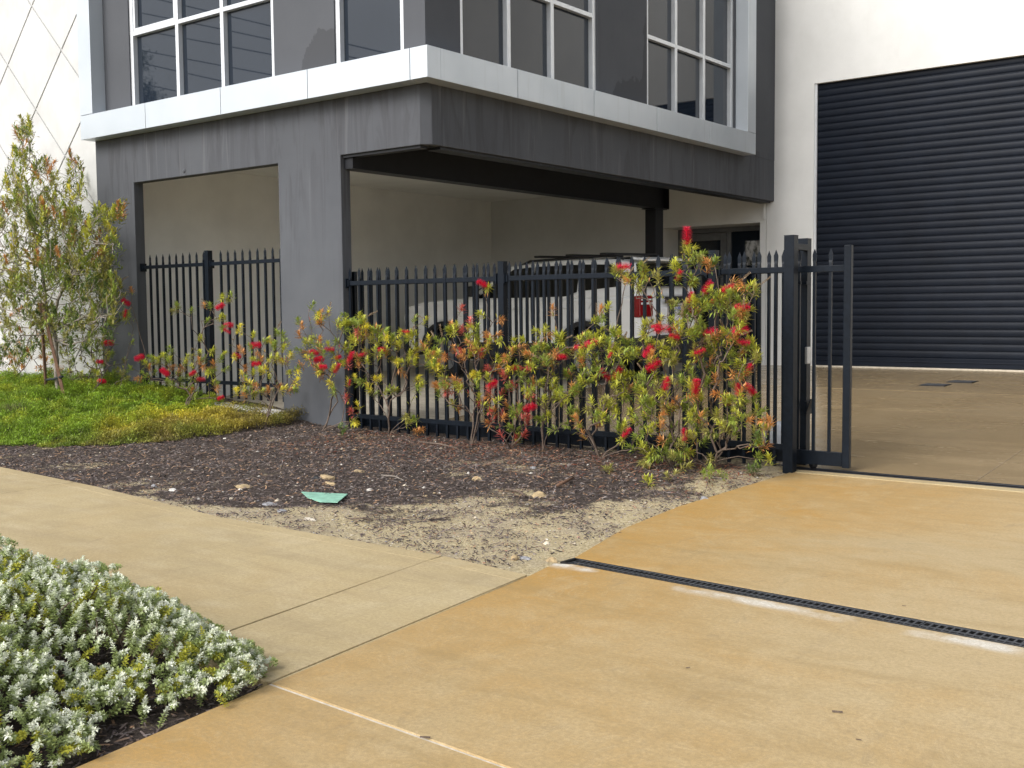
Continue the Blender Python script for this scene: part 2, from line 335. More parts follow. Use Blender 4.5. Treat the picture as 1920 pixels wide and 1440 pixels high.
# ================================================================== SETTING
b = MB(); b.box(-120, 120, -120, 120, -.5, -.13); tag(b.build('ground', M['ground']), kind='structure')
b = MB(); b.box(-120, 120, -24, -13.2, -.129, -.10); tag(b.build('road', M['road']), kind='structure')
b = MB(); b.box(-120, 120, -13.2, -13.0, -.128, .0); tag(b.build('kerb', M['kerb'], bevel=.02), kind='structure')
def slab(name, poly, mat, parent, zf=None, lip=.006):
    """concrete slab with an arrised top edge"""
    import bmesh
    n = len(poly); c = np.array(poly, float); z = (zf(c[:, 1]) if zf else np.zeros(n))
    ins = []
    for i in range(n):
        a, b_, d = c[i-1], c[i], c[(i+1) % n]; e1 = unit(b_-a); e2 = unit(d-b_); n1 = np.array([-e1[1], e1[0]]); n2 = np.array([-e2[1], e2[0]]); nn = unit(n1+n2); ins.append(b_+nn*lip/max(.3, nn@n1))
    ins = np.array(ins); zi = (zf(ins[:, 1]) if zf else np.zeros(n))
    vs = [(c[i][0], c[i][1], z[i]-.12) for i in range(n)]+[(c[i][0], c[i][1], z[i]-lip) for i in range(n)]+[(ins[i][0], ins[i][1], zi[i]) for i in range(n)]
    fs = [(i, (i+1) % n, n+(i+1) % n, n+i) for i in range(n)]+[(n+i, n+(i+1) % n, 2*n+(i+1) % n, 2*n+i) for i in range(n)]+[tuple(range(2*n, 3*n))]
    b = MB(); b.add(vs, fs); return b.build(name, mat, parent, fix=False)
fp = tag(empty('footpath', (0, -5, 0)), kind='structure')
def keep(o, root):           # children stay where they were modelled
    o.parent = root; o.matrix_parent_inverse = Matrix.Translation(-Vector(root.location)); return o
G = .009
jx = [(-14, -14), (-9.3, -9.2), (-5.0, -4.85), (-.64, -.40), (3.818, 4.085)]
def band(xa, xb, ya_off, yb_off):
    pass
for i in range(len(jx)):
    a = jx[i]; n2 = jx[i+1] if i+1 < len(jx) else (4.508, 4.735)
    xs = [a[0]+G]+[x for x in EX if a[0]+.05 < x < n2[0]-.05]+[n2[0]-G]
    ye = lambda x: float(path_edge(x))
    # the trowelled border band, then the broomed field
    band_in = .13
    top = [(x, ye(x)) for x in xs]; low = [(x, ye(x)-band_in) for x in xs]
    sx = (n2[1]-n2[0])/2.0
    low[-1] = (low[-1][0]+.015*np.sign(sx), low[-1][1])
    ob = slab('slab_border', low+top[::-1], M['path'], None, lip=.0012); keep(ob, fp)
    ob = slab('slab', [(a[1]+G, -6.21), (n2[1]-G, -6.21)]+[(x, y-.001) for x, y in low[::-1]], M['path'], None, lip=.002); keep(ob, fp)
dw = tag(empty('driveway', (8, -5, 0)), kind='structure')
DR = lambda x, o=0: -3.81-.063*(x-4.5)+o
keep(slab('slab', [(4.745, -6.222), (4.86, -7.09), (4.97, -9.5), (5.0, -13.0), (10, -13.0), (10, -6.60), (6, -6.296)][::1], M['drive'], None), dw)
keep(slab('slab', [(10.01, -13.0), (16, -13.0), (16, -7.1), (10.01, -6.60)], M['drive'], None), dw)
keep(slab('slab', [(4.518, -4.236), (4.745, -6.210), (6, -6.288), (10, -6.592), (16, -7.088), (16, DR(16, -.068)), (4.56, DR(4.56, -.068)), (4.46, -3.93)], M['drive'], None), dw)
keep(slab('slab', [(4.47, DR(4.47, .069)), (16, DR(16, .068)), (16, .035), (4.13, .075), (4.15, -1.96), (4.25, -2.84)], M['drive'], None), dw)
b = MB(); zt = -.0035
b.prism([(4.745, -6.2215), (6, -6.2955), (10, -6.5995), (10, -6.5925), (6, -6.2885), (4.745, -6.2105)], -.03, zt); tag(keep(b.build('mortar_joint', M['mortar']), dw))
b = MB(); b.prism([(4.508, -4.26), (4.743, -6.20), (4.728, -6.20), (4.497, -4.26)], -.03, -.006); keep(b.build('mortar_joint', M['path']), dw)
yd = tag(empty('yard', (4, 4, 0)), kind='structure')
ys = [.33, 5.5, 8.78]
def yslab(x0, x1, y0, y1, mat):
    G = .003; pts = [(x0+G, y0), (x1-G, y0)]
    if y0 < 5.5 < y1: pts += [(x1-G, 5.5)]
    pts += [(x1-G, y1), (x0+G, y1)]
    if y0 < 5.5 < y1: pts += [(x0+G, 5.5)]
    keep(slab('slab', pts, mat, None, yard_z, lip=.0015), yd)
yslab(-6.18, -1.0, .33, 5.49, M['park']); yslab(-6.18, -1.0, 5.51, 8.78, M['park']); yslab(-1.0, 3.37, .33, 5.49, M['yard']); yslab(-1.0, 3.37, 5.51, 8.78, M['yard'])
yslab(3.37, 5.6, .33, 5.49, M['yard']); yslab(3.37, 5.6, 5.51, 8.78, M['yard']); yslab(5.6, 16, .33, 5.49, M['yard']); yslab(5.6, 16, 5.51, 8.78, M['yard'])
yslab(-2.3, -.2, 8.79, 9.6, M['yard'])
# gate track: pale concrete beam, steel angle, round rail
b = MB(); b.box(-1.6, 16, .085, .232, -.1, .004); keep(b.build('track_beam', M['path'], bevel=.006), yd)
tr = empty('gate_track', (4, .29, 0)); tag(tr, 'dark steel sliding gate track set across the driveway entrance', 'gate track')
b = MB(); b.box(-1.6, 16, .236, .326, -.08, .006); keep(b.build('base_plate', M['steel'], bevel=.003), tr)
b = MB(); b.tube([(-1.6, .285, .012), (16, .285, .012)], .011, 8); keep(b.build('rail', M['steel']), tr)
# yard drain covers
for k, (px, py) in enumerate(((1738+16, 722), (1785+20, 716))):
    d = ray(px, py); y = 6.6
    for _ in range(20): p = at_z(px, py, float(yard_z(y))); y = .5*y+.5*p[1]
    r_ = empty('drain_cover', (p[0], p[1], yard_z(p[1])+.004)); tag(r_, ['dark square drain cover in the yard, the nearer of the pair', 'dark square drain cover in the yard, the one nearer the roller door'][k], 'drain cover', 'drain covers in the yard')
    b = MB(); b.box(-.17, .17, -.17, .17, -.01, .004); b.build('cover_frame', M['steel'], r_)
    b = MB()
    for i in range(7): b.box(-.15, .15, -.145+i*.043, -.12+i*.043, .0045, .009)
    b.build('cover_bars', M['grate'], r_)
# garden bed terrain
def terrain(name, x0, x1, y0f, y1, step, zf, sandf, mat):
    nx = int((x1-x0)/step)+1; ny = 70; xs = np.linspace(x0, x1, nx); T = np.linspace(0, 1, ny)
    X = np.repeat(xs[:, None], ny, 1); Y0 = y0f(xs)[:, None]; Y = Y0+(y1-Y0)*T[None]; Z = zf(X, Y); V = np.stack([X, Y, Z], 2).reshape(-1, 3)
    i, j = np.meshgrid(np.arange(nx-1), np.arange(ny-1), indexing='ij'); a = (i*ny+j).ravel(); q = np.stack([a, a+ny, a+ny+1, a, a+ny+1, a+1], 1).reshape(-1, 3)
    S = sandf(X, Y).ravel(); C = np.stack([S, S, S], 1); return fast(name, V, q, C, mat, None, True)
def sand(x, y):
    dR = 4.25-x; dP = y-path_edge(x)
    s_ = np.clip(1.15-dR/.9, 0, 1)+np.clip(1.05-dP/.42, 0, 1)*np.clip((x+.6)/1.2, 0, 1)*.75+np.exp(-(((x-3.6)/1.15)**2+((y+3.45)/.8)**2))*.9+np.exp(-(((x-2.5)/1.2)**2+((y+3.7)/.35)**2))*.7
    s_ += np.exp(-(((x-3.1)/.8)**2+((y+2.5)/.5)**2))*.35+(vnoise(x, y, 1.6, 5)-.5)*.8+(vnoise(x, y, 5, 6)-.5)*.7
    return np.clip(s_, 0, 1)
gb = terrain('garden_bed', -14, 4.52, lambda x: path_edge(x)-.03, .34, .06, bed_z, sand, M['soil']); tag(gb, kind='structure')
gf = terrain('verge_bed', -14, 4.97, lambda x: -12.99+0*x, -6.2, .09, lambda x, y: -.035+(vnoise(x, y, 4, 3)-.5)*.03, lambda x, y: .15+0*x, M['soil']); tag(gf, kind='structure')
# chips and stones
def chips(n, xr, yr, zf, dens, name, lit=.0, big=1.):
    x = RNG.uniform(*xr, n); y = RNG.uniform(*yr, n); k = RNG.random(n) < dens(x, y); x, y = x[k], y[k]; n = len(x)
    z = zf(x, y)+RNG.uniform(.0, .016, n); th = RNG.uniform(0, np.pi, n); tl = RNG.normal(0, .28, n)
    ax = np.stack([np.cos(th)*np.cos(tl), np.sin(th)*np.cos(tl), np.sin(tl)], 1); L = RNG.gamma(3, .009, n)*big+.008; W = RNG.uniform(.004, .012, n)*big; H = RNG.uniform(.002, .006, n)
    sd_ = unit(np.cross(ax, [0, 0, 1])); nm = np.cross(sd_, ax); P = np.stack([x, y, z], 1)
    L, W, H = L[:, None], W[:, None], H[:, None]
    v = np.stack([P-ax*L*.5-sd_*W*.4, P-ax*L*.45+sd_*W*.4, P+ax*L*.5+sd_*W*.3, P+ax*L*.45-sd_*W*.5, P+nm*H-ax*L*.2, P+nm*H+ax*L*.25], 1)
    f = np.array([[0, 4, 1], [1, 4, 5], [1, 5, 2], [2, 5, 3], [3, 5, 4], [3, 4, 0]]); Fc = (f[None]+6*np.arange(n)[:, None, None]).reshape(-1, 3)
    base = np.array([[.085, .070, .068], [.14, .115, .11], [.048, .040, .040], [.20, .145, .11], [.34, .22, .14], [.22, .20, .195]])
    pi = RNG.choice(6, n, p=[.28, .26, .18, .12, .05, .11]); C = base[pi]*np.array([1.02, .97, .92])*RNG.uniform(.6, 1.4, (n, 1))
    return v.reshape(-1, 3), Fc, np.repeat(C, 6, 0)
cov_poly = [(-40, 700), (-40, 838), (120, 838), (300, 832), (330, 838), (425, 843), (450, 822), (500, 812), (560, 815), (600, 795), (560, 770), (470, 760), (380, 735), (300, 735), (280, 700)]
cov_w = np.array([at_bed(px, py)[:2] for px, py in [(-300, 836), (0, 836), (150, 838), (300, 831), (330, 836), (425, 841), (450, 820), (500, 816), (545, 816), (590, 796)]])
cov_w = cov_w[np.argsort(cov_w[:, 0])]
def cov_front(x): return np.interp(x, cov_w[:, 0], cov_w[:, 1])
def cover_mask(x, y):
    f = cov_front(x)+(vnoise(x, y, 6, 8)-.5)*.22; bare = np.exp(-(((x+3.0)/.8)**2+((y+.12)/.34)**2))
    return (y > f) & (x < -2.05+.2*vnoise(x, y, 5, 4)) & (bare < .45+.3*vnoise(x, y, 7, 9)) & (y < .02)
A = Acc()
A.add(*chips(64000, (-8, 4.3), (-4.3, .05), bed_z, lambda x, y: ((y > path_edge(x)+.015) & (y < .05))*np.where(cover_mask(x, y), .15, 1)*(1-.93*np.clip(sand(x, y)*1.15+(vnoise(x, y, 7, 77)-.5)*.7, 0, 1))*(.75+.4*vnoise(x, y, 3, 78)), 'c'))
A.add(*chips(9000, (1.5, 4.9), (-8.4, -6.2), lambda x, y: -.03+0*x, lambda x, y: (x < 4.76+(-6.2-y)*.1)*1., 'c'))
def clump(x, y): return np.clip((vnoise(x, y, 9, 91)*.5+vnoise(x, y, 21, 92)*.5+vnoise(x, y, 2.5, 93)*.5-.72)*5, 0.04, 1)
A.add(*chips(60000, (-.8, 4.3), (-4.3, -.2), bed_z, lambda x, y: (y > path_edge(x)+.01)*clump(x, y)*np.clip(sand(x, y)*2, .1, 1)*.55, 'c', big=.55))
tag(A.build('bark_mulch', M['chips']), 'dark weathered bark chips covering the garden bed beside the footpath', 'mulch', kind='stuff')
def stones(n, xr, yr, zf, dens, smin, smax, pal):
    x = RNG.uniform(*xr, n); y = RNG.uniform(*yr, n); k = RNG.random(n) < dens(x, y); x, y = x[k], y[k]; n = len(x); s_ = smin*(smax/smin)**(RNG.random(n)**3)
    o = np.array([[1, 0, 0], [-1, 0, 0], [0, 1, 0], [0, -1, 0], [0, 0, .6], [.5, .6, .35], [-.5, -.55, .4]]); v = o[None]*s_[:, None, None]*RNG.uniform(.6, 1.25, (n, 7, 3))
    th = RNG.uniform(0, 6.3, n); c, s2 = np.cos(th), np.sin(th); v = np.stack([v[..., 0]*c[:, None]-v[..., 1]*s2[:, None], v[..., 0]*s2[:, None]+v[..., 1]*c[:, None], v[..., 2]], 2)
    v += np.stack([x, y, zf(x, y)+.002], 1)[:, None]
    f = np.array([[0, 5, 4], [0, 2, 5], [2, 4, 5], [2, 1, 4], [1, 6, 4], [1, 3, 6], [3, 4, 6], [3, 0, 4]]); Fc = (f[None]+7*np.arange(n)[:, None, None]).reshape(-1, 3)
    C = np.array(pal)[RNG.integers(0, len(pal), n)]*RNG.uniform(.7, 1.15, (n, 1)); return v.reshape(-1, 3), Fc, np.repeat(C, 8, 0)
A = Acc(); pal = [(.58, .50, .38), (.45, .34, .2), (.66, .62, .55), (.3, .25, .2), (.5, .3, .2), (.22, .2, .2)]
on_bed = lambda x, y: ((y > path_edge(x)+.01) & (y < .05) & ~cover_mask(x, y))*1.
A.add(*stones(9000, (-8, 4.3), (-4.3, .05), bed_z, lambda x, y: on_bed(x, y)*(.45+.5*sand(x, y)), .003, .016, pal))
A.add(*stones(26000, (0, 4.3), (-4.3, -.2), bed_z, lambda x, y: on_bed(x, y)*np.clip(sand(x, y)*1.4-.4, 0, 1), .002, .006, pal))
A.add(*stones(200, (-7, 4.2), (-4.2, -.2), bed_z, on_bed, .012, .03, pal[:3]))
A.add(*stones(1200, (1.5, 4.8), (-8, -6.2), lambda x, y: -.03+0*x, lambda x, y: (x < 4.7)*1., .004, .014, pal))
tag(A.build('gravel', M['peb']), 'pale grit and small stones scattered through the mulch and sand', 'gravel', kind='stuff')
# ================================================================== OFFICE BUILDING
ob = empty('office_building', (0, 0, 0)); tag(ob, 'charcoal rendered office block with silver band of windows over an open carport', 'building')
Z0, ZB, ZF0, ZF1, ZT = 0., 3.2235, 3.87, 4.2, 8.6
b = MB(); b.prism([(-6.33, -.2), (-6.33, 3.9), (-.09, 3.9), (-.09, ZB), (-1.338, ZB), (-1.338, -.2), (-2.424, -.2), (-2.424, ZB), (-5.425, ZB), (-5.425, -.2)][::-1], 0, .15, 'y')
b.build('front_wall', M['render'], ob, bevel=.008, fix=True)
b = MB(); b.prism([(-.09, 0), (0, .09), (0, .25), (-.09, .25)], ZB, 3.9); b.build('corner_strip', M['render'], ob, bevel=.008)
b = MB(); b.box(-.25, 0, .25, 8.78, ZB, 3.9); b.build('side_beam', M['render'], ob, bevel=.008)
b = MB(); b.box(-1.33, -.12, .03, .14, ZB-.03, ZB-.002); b.box(-.22, -.03, .25, 8.7, ZB-.03, ZB-.002); b.build('lintel_angle', M['steel'], ob)
def upper(name, rects, axis):
    b = MB()
    for a0, a1, z0, z1 in rects:
        if axis == 'y': b.box(a0, a1, 0, .25, z0, z1)
        else: b.box(-.25, 0, a0, a1, z0, z1)
    return b.build(name, M['render'], ob)
WT = 6.35
W1 = (-5.43, -2.445); W2 = (-1.395, -.316); V1 = (.579, 3.326); V2 = (4.59, 7.26)
upper('upper_wall', [(-6.33, W1[0], 3.9, WT), (W1[1], W2[0], 3.9, WT), (W2[1], 0, 3.9, WT), (-6.33, 0, WT, ZT), (W1[0], W1[1], 3.9, 4.15), (W2[0], W2[1], 3.9, 4.15)], 'y')
upper('upper_wall', [(.25, V1[0], 3.9, WT), (V1[1], V2[0], 3.9, WT), (V2[1], 8.78, 3.9, WT), (.25, 8.78, WT, ZT), (V1[0], V1[1], 3.9, 4.15), (V2[0], V2[1], 3.9, 4.15)], 'x')
b = MB(); b.box(-6.33, -6.18, .15, 9.6, -.1, 3.63); b.build('carport_side_wall', M['inner'], ob)
b = MB(); b.box(-6.18, -.25, .152, 8.78, 3.63, 3.8); b.build('carport_ceiling', M['inner'], ob)
b = MB(); b.box(-6.33, 0, 0, 9, ZT, ZT+.2); b.build('roof', M['alu'], ob)
# steel beam and post
bx = -1.30
b = MB(); b.box(bx-.1, bx+.1, .16, 7.31, 3.068, 3.085); b.box(bx-.1, bx+.1, .16, 7.31, 3.60, 3.625); b.box(bx-.006, bx+.006, .16, 7.31, 3.085, 3.60); b.box(bx-.1, bx+.1, 7.30, 7.315, 3.085, 3.60); b.box(-1.334, bx+.1, .06, .158, 3.069, 3.192); b.build('steel_beam', M['steel'], ob)
b = MB(); b.box(bx-.1, bx+.1, 6.87, 7.12, .38, 3.05); b.box(bx-.13, bx+.13, 6.8, 7.2, 3.05, 3.066); b.build('steel_post', M['steel'], ob, bevel=.01)
# fascia
b = MB(); b.box(-6.30, .19, -.19, -.001, ZF0+.02, ZF1-.01); b.box(.001, .19, .001, 7.58, ZF0+.02, ZF1-.01); b.build('fascia_backing', M['backing'], ob)
fa = [-6.34, -4.794, -3.216, -1.633, -.035, .213]
for i in range(5):
    b = MB(); b.box(fa[i]+(.005 if i else 0), fa[i+1]-(.005 if i < 4 else 0), -.213, 0, ZF0, ZF1); b.build('fascia_panel', M['fascia'], ob, bevel=.003)
fb_ = [.0005, 1.343, 2.933, 4.501, 6.048, 7.605]
for i in range(5):
    b = MB(); b.box(0, .213, fb_[i]+(.005 if i else 0), fb_[i+1]-(.005 if i < 4 else 0), ZF0, ZF1); b.build('fascia_panel', M['fascia'], ob, bevel=.003)
for z0, z1 in ((ZF1+.006, 6.6), (6.606, 7.6)):
    b = MB(); b.box(-6.34, -6.033, -.213, 0, z0, z1); b.build('fascia_panel', M['fascia'], ob, bevel=.003)
    b = MB(); b.box(0, .213, 7.317, 7.605, z0, z1); b.build('fascia_panel', M['fascia'], ob, bevel=.003)
# windows: axis 'y' = front (plane y=0), 'x' = side (plane x=0)
def window(axis, a0, a1, cols, transoms, rows_sash=()):
    z0, z1 = 4.13, WT; fw = .055; dep = (.02, .13)
    def bx_(b, u0, u1, za, zb, d0, d1):
        if axis == 'y': b.box(u0, u1, d0, d1, za, zb)
        else: b.box(-d1, -d0, u0, u1, za, zb)
    b = MB(); us = [a0]+cols+[a1]
    bx_(b, a0-.012, a0+fw, z0, z1, *dep); bx_(b, a1-fw, a1+.012, z0, z1, *dep)
    for c in cols: bx_(b, c-fw/2-.004, c+fw/2+.004, z0, z1, dep[0]+.002, dep[1]-.002)
    zs = [z0]+transoms+[z1]
    for k in range(len(us)-1):
        l = us[k]+(fw if k == 0 else fw/2+.004); r = us[k+1]-(fw if k == len(us)-2 else fw/2+.004)
        bx_(b, l, r, z0, z0+fw, *dep); bx_(b, l, r, z1-fw, z1, *dep)
        for zt_ in transoms: bx_(b, l, r, zt_-fw/2, zt_+fw/2, dep[0]+.004, dep[1]-.004)
    wf = b.build('window', M['frame'], ob, bevel=.003)
    for k in range(len(us)-1):
        l = us[k]+(fw if k == 0 else fw/2+.004); r = us[k+1]-(fw if k == len(us)-2 else fw/2+.004)
        for j in range(len(zs)-1):
            za = zs[j]+(fw if j == 0 else fw/2); zb = zs[j+1]-(fw if j == len(zs)-2 else fw/2)
            p = MB(); e = .012
            bx_(p, l-e, r+e, za-e, zb+e, .088, .096); p.build('pane', M['glass'], wf)
            if (k, j) in rows_sash:
                s_ = MB(); q = .042
                bx_(s_, l, l+q, za, zb, .03, .085); bx_(s_, r-q, r, za, zb, .03, .085); bx_(s_, l+q, r-q, za, za+q, .03, .085); bx_(s_, l+q, r-q, zb-q, zb, .03, .085); s_.build('sash', M['frame'], wf, bevel=.003)
window('y', W1[0]+.012, W1[1]-.012, [-4.385, -3.453], [5.225], ((0, 1),))
window('y', W2[0]+.012, W2[1]-.012, [], [5.9])
window('x', V1[0]+.012, V1[1]-.012, [1.488, 2.365], [5.225])
window('x', V2[0]+.012, V2[1]-.012, [5.453, 6.31], [5.225])
# small fixings on the front wall
for p in ((at_y(345, 320, -.004)),):
    b = MB(); b.tube([(p[0], -.004, p[2]), (p[0], .001, p[2])], .028, 12); b.build('vent_cap', M['render'], ob)
# ================================================================== WAREHOUSE
wh = empty('warehouse', (0, 8.78, 0)); tag(wh, 'tall off-white rendered warehouse wall with wide dark roller door and recessed entry', 'building')
K = lambda o: keep(o, wh)
b = MB(); Y0, Y1 = 8.78, 9.03
b.box(-6.33, -2.2, Y0, Y1, -.1, ZT); b.box(-2.2, -.257, Y0, Y1, 2.885, ZT); b.box(-.257, -.148, Y0, Y1, -.1, ZT); K(b.build('wall_panel', M['white'], fix=True))
b = MB(); b.box(-.138, .70, Y0, Y1, -.1, ZT); b.box(.70, 5.7, Y0, Y1, 5.105, ZT); b.box(5.7, 16, Y0, Y1, -.1, ZT); K(b.build('wall_panel', M['white'], fix=True))
b = MB(); b.box(-.15, -.136, Y0+.03, Y1, -.1, ZT); K(b.build('joint_sealant', M['backing']))
b = MB(); b.box(-2.3, -2.2, Y1, 9.7, .2, 3.0); b.box(-.257, -.15, Y1, 9.7, .2, 3.0); b.box(-2.2, -.257, Y1, 9.7, 2.885, 3.0); K(b.build('entry_reveal', M['white']))
b = MB(); b.box(-6.33, 16, 9.75, 22, -.1, ZT); K(b.build('hall', M['white']))
b = MB(); b.box(-.20, -.157, Y0-.035, Y0-.001, 2.93, 3.21); K(b.build('wall_spout', M['white'], bevel=.004))
# entry doors
ed = K(empty('entry_door', (-1.2, 9.42, .45)))
def de(name, mat, boxes, bev=.003):
    b = MB()
    for bb in boxes: b.box(*bb)
    o = b.build(name, mat, None, bevel=bev); o.parent = ed; o.matrix_parent_inverse = Matrix.Translation((1.2, -9.42, -.45)); return o
de('door_frame', M['dframe'], [(-2.2, -2.07, 9.40, 9.5, .42, 2.884), (-2.07, -.257, 9.40, 9.5, 2.80, 2.884), (-1.20, -1.12, 9.40, 9.5, .42, 2.80), (-1.12, -.257, 9.405, 9.5, .42, .52), (-1.12, -.257, 9.405, 9.5, 1.62, 1.69)])
de('door_leaf', M['dframe'], [(-2.06, -1.93, 9.41, 9.46, .44, 2.79), (-1.33, -1.21, 9.41, 9.46, .44, 2.79), (-1.93, -1.33, 9.41, 9.46, 2.66, 2.79), (-1.93, -1.33, 9.41, 9.46, .44, .62)])
de('pane', M['glass'], [(-1.93, -1.33, 9.43, 9.44, .62, 2.66)], 0); de('pane', M['glass'], [(-1.12, -.257, 9.44, 9.45, .52, 1.62)], 0); de('pane', M['glass'], [(-1.12, -.257, 9.44, 9.45, 1.69, 2.80)], 0)
# roller door
rd = K(empty('roller_door', (3.2, 8.86, .43)))
N = 40; zb0 = .60; pitch = (5.11-zb0)/N
prof = [(.0, .012), (.0, .10), (-.006, .15), (-.009, .24), (-.0095, .5), (-.009, .78), (-.006, .87), (.0, .92), (.003, .995)]
b = MB(); n = len(prof)
vs = [(x, y, z*pitch) for x in (-2.49, 2.49) for y, z in prof]; b.add(vs, [(i, n+i, n+i+1, i+1) for i in range(n-1)], 0, True)
slat = b.mesh('slat', M['door'])
for i in range(N):
    o = link('slat', slat, None, rd, (0, RNG.uniform(-.002, .002), zb0-.43+i*pitch))
b = MB(); b.box(-2.49, 2.49, -.02, .02, .028, .17); b.box(-2.49, 2.49, -.03, -.02, .10, .115); b.build('bottom_rail', M['door'], rd, bevel=.004)
b = MB(); b.box(-2.49, 2.49, .012, .02, .028, 4.7); b.build('curtain_back', M['backing'], rd)
for gx_ in (-2.5, 2.46):
    b = MB(); b.box(gx_, gx_+.04, -.06, -.03, 0, 4.67); b.build('guide', M['frame'], rd)
b = MB(); b.box(-2.5, 2.5, -.12, .03, -.02, .02); b.build('door_sill', M['mortar'], rd)
# ================================================================== TILT-UP WALL WITH DIAMOND GROOVES
tw = empty('concrete_wall', (-9, .05, .3)); tag(tw, 'off-white precast wall with recessed diamond joints behind the young tree', 'wall')
b = MB(); b.box(-16, -6.334, .064, .30, -.2, ZT); keep(b.build('wall_core', m_simple('joint_concrete', (.44, .44, .43), .9)), tw)
def clip(poly, x0, x1, z0, z1):
    for ax, v, sg in ((0, x0, 1), (0, x1, -1), (1, z0, 1), (1, z1, -1)):
        out = []
        for i in range(len(poly)):
            a, b_ = poly[i-1], poly[i]; ia = (a[ax]-v)*sg >= 0; ib = (b_[ax]-v)*sg >= 0
            if ia != ib:
                t_ = (v-a[ax])/(b_[ax]-a[ax]); out.append((a[0]+t_*(b_[0]-a[0]), a[1]+t_*(b_[1]-a[1])))
            if ib: out.append(b_)
        poly = out
        if len(poly) < 3: return []
    return poly
H = .765; nx0, nz0 = -7.205, 5.283
for i in range(-14, 3):
    for j in range(-9, 8):
        if (i+j) % 2 == 0: continue
        cx_, cz_ = nx0+i*H, nz0+j*H; h = H-.018
        pl = clip([(cx_-h, cz_), (cx_, cz_-h), (cx_+h, cz_), (cx_, cz_+h)], -16, -6.352, .0, ZT-.02)
        if len(pl) >= 3:
            b = MB(); b.prism(pl, .046, .0645, 'y'); keep(b.build('panel', M['tilt'], bevel=.004, fix=True), tw)
# white plinth kerb under the first fence
kb = MB(); kb.prism([(-5.424, -.15), (-2.425, -.15), (-2.425, .175), (-5.424, .355)], -.03, .26, 'y')
tag(kb.build('plinth', M['kerb'], bevel=.015, fix=True), 'low sloping whitewashed plinth under the short fence between the two columns', 'plinth')

# ================================================================== FENCES AND GATE
def picket_mesh(h, w=.026):
    b = MB(); a = w/2
    zs = [0, h-.155, h-.125, h-.105, h-.055]
    rad = [(a, a), (a, a), (a*1.0, a*.75), (a*1.38, a*.32), (a*1.55, a*.22)]
    vs = []
    for z, (rx, ry) in zip(zs, rad): vs += [(-rx, -ry, z), (rx, -ry, z), (rx, ry, z), (-rx, ry, z)]
    vs.append((0, 0, h)); fs = []
    for k in range(4): fs += [(k*4+i, k*4+(i+1) % 4, k*4+4+(i+1) % 4, k*4+4+i) for i in range(4)]
    fs += [(16+i, 16+(i+1) % 4, 20) for i in range(4)]
    b.add(vs, fs); return b.mesh('picket', M['fence'])
def post(parent, x, y, z0, z1, w=.075, name='post'):
    b = MB(); b.box(x-w/2, x+w/2, y-w/2, y+w/2, z0, z1); b.box(x-w/2-.002, x+w/2+.002, y-w/2-.002, y+w/2+.002, z1, z1+.006); return keep(b.build(name, M['fence'], bevel=.004), parent)
def rail(parent, x0, x1, y, z, w=.038, h=.045, name='rail'):
    b = MB(); b.box(x0, x1, y-w/2, y+w/2, z-h/2, z+h/2); return keep(b.build(name, M['fence'], bevel=.003), parent)
def bracket(parent, x, y, z):
    b = MB(); b.box(x-.03, x+.03, y-.032, y+.032, z-.038, z+.038); b.box(x-.006, x+.006, y-.05, y+.05, z-.055, z+.055); return keep(b.build('bracket', M['fence'], bevel=.003), parent)
FY = .08
f1 = empty('picket_fence', (-3.9, .1, .2)); tag(f1, 'short black spear-topped fence standing on the plinth between the charcoal columns', 'fence', 'black spear-topped fences')
pm = picket_mesh(1.92)
xs = [-5.286+.1487*i for i in range(9)]+[-3.739+.1462*i for i in range(9)]
for x in xs:
    o = link('picket', pm, None, f1, (x+3.9+.04, 0, .12)); o.rotation_euler = (0, 0, RNG.normal(0, .01))
for a, c in ((-5.424, -3.995), (-3.92, -2.425)): rail(f1, a, c, .1, 2.065); rail(f1, a, c, .1, .52)
post(f1, -3.958, .1, .18, 2.235); bracket(f1, -5.41, .1, 2.065); bracket(f1, -5.41, .1, .52); bracket(f1, -2.44, .1, 2.065); bracket(f1, -4.01, .1, 2.065); bracket(f1, -3.905, .1, 2.065)
f2 = empty('picket_fence', (1.4, FY, 0)); tag(f2, 'long black spear-topped fence behind the flowering shrubs, right of the wide column', 'fence', 'black spear-topped fences')
pm2 = picket_mesh(1.895)
x = -1.295
while x < 4.0:
    if min(abs(x-.955), abs(x-3.38)) > .055:
        o = link('picket', pm2, None, f2, (x-1.4, 0, .042)); o.rotation_euler = (RNG.normal(0, .002), RNG.normal(0, .002), RNG.normal(0, .02))
    x += .1465
for a, c in ((-1.338, .915), (.995, 3.34), (3.42, 4.07)): rail(f2, a, c, FY, 1.757, .038, .05); rail(f2, a, c, FY, .215, .038, .05)
post(f2, .955, FY, 0, 1.93); post(f2, 3.38, FY, 0, 1.945)
for x in (-1.325, .90, 1.01, 3.33, 3.43): bracket(f2, x, FY, 1.757)
bracket(f2, -1.325, FY, .215)
gp = empty('gate_post', (4.125, FY, 0)); tag(gp, 'thick black square gate post at the driveway edge where the fence ends', 'post')
post(gp, 4.118, FY, -.05, 2.045, .092, 'shaft')
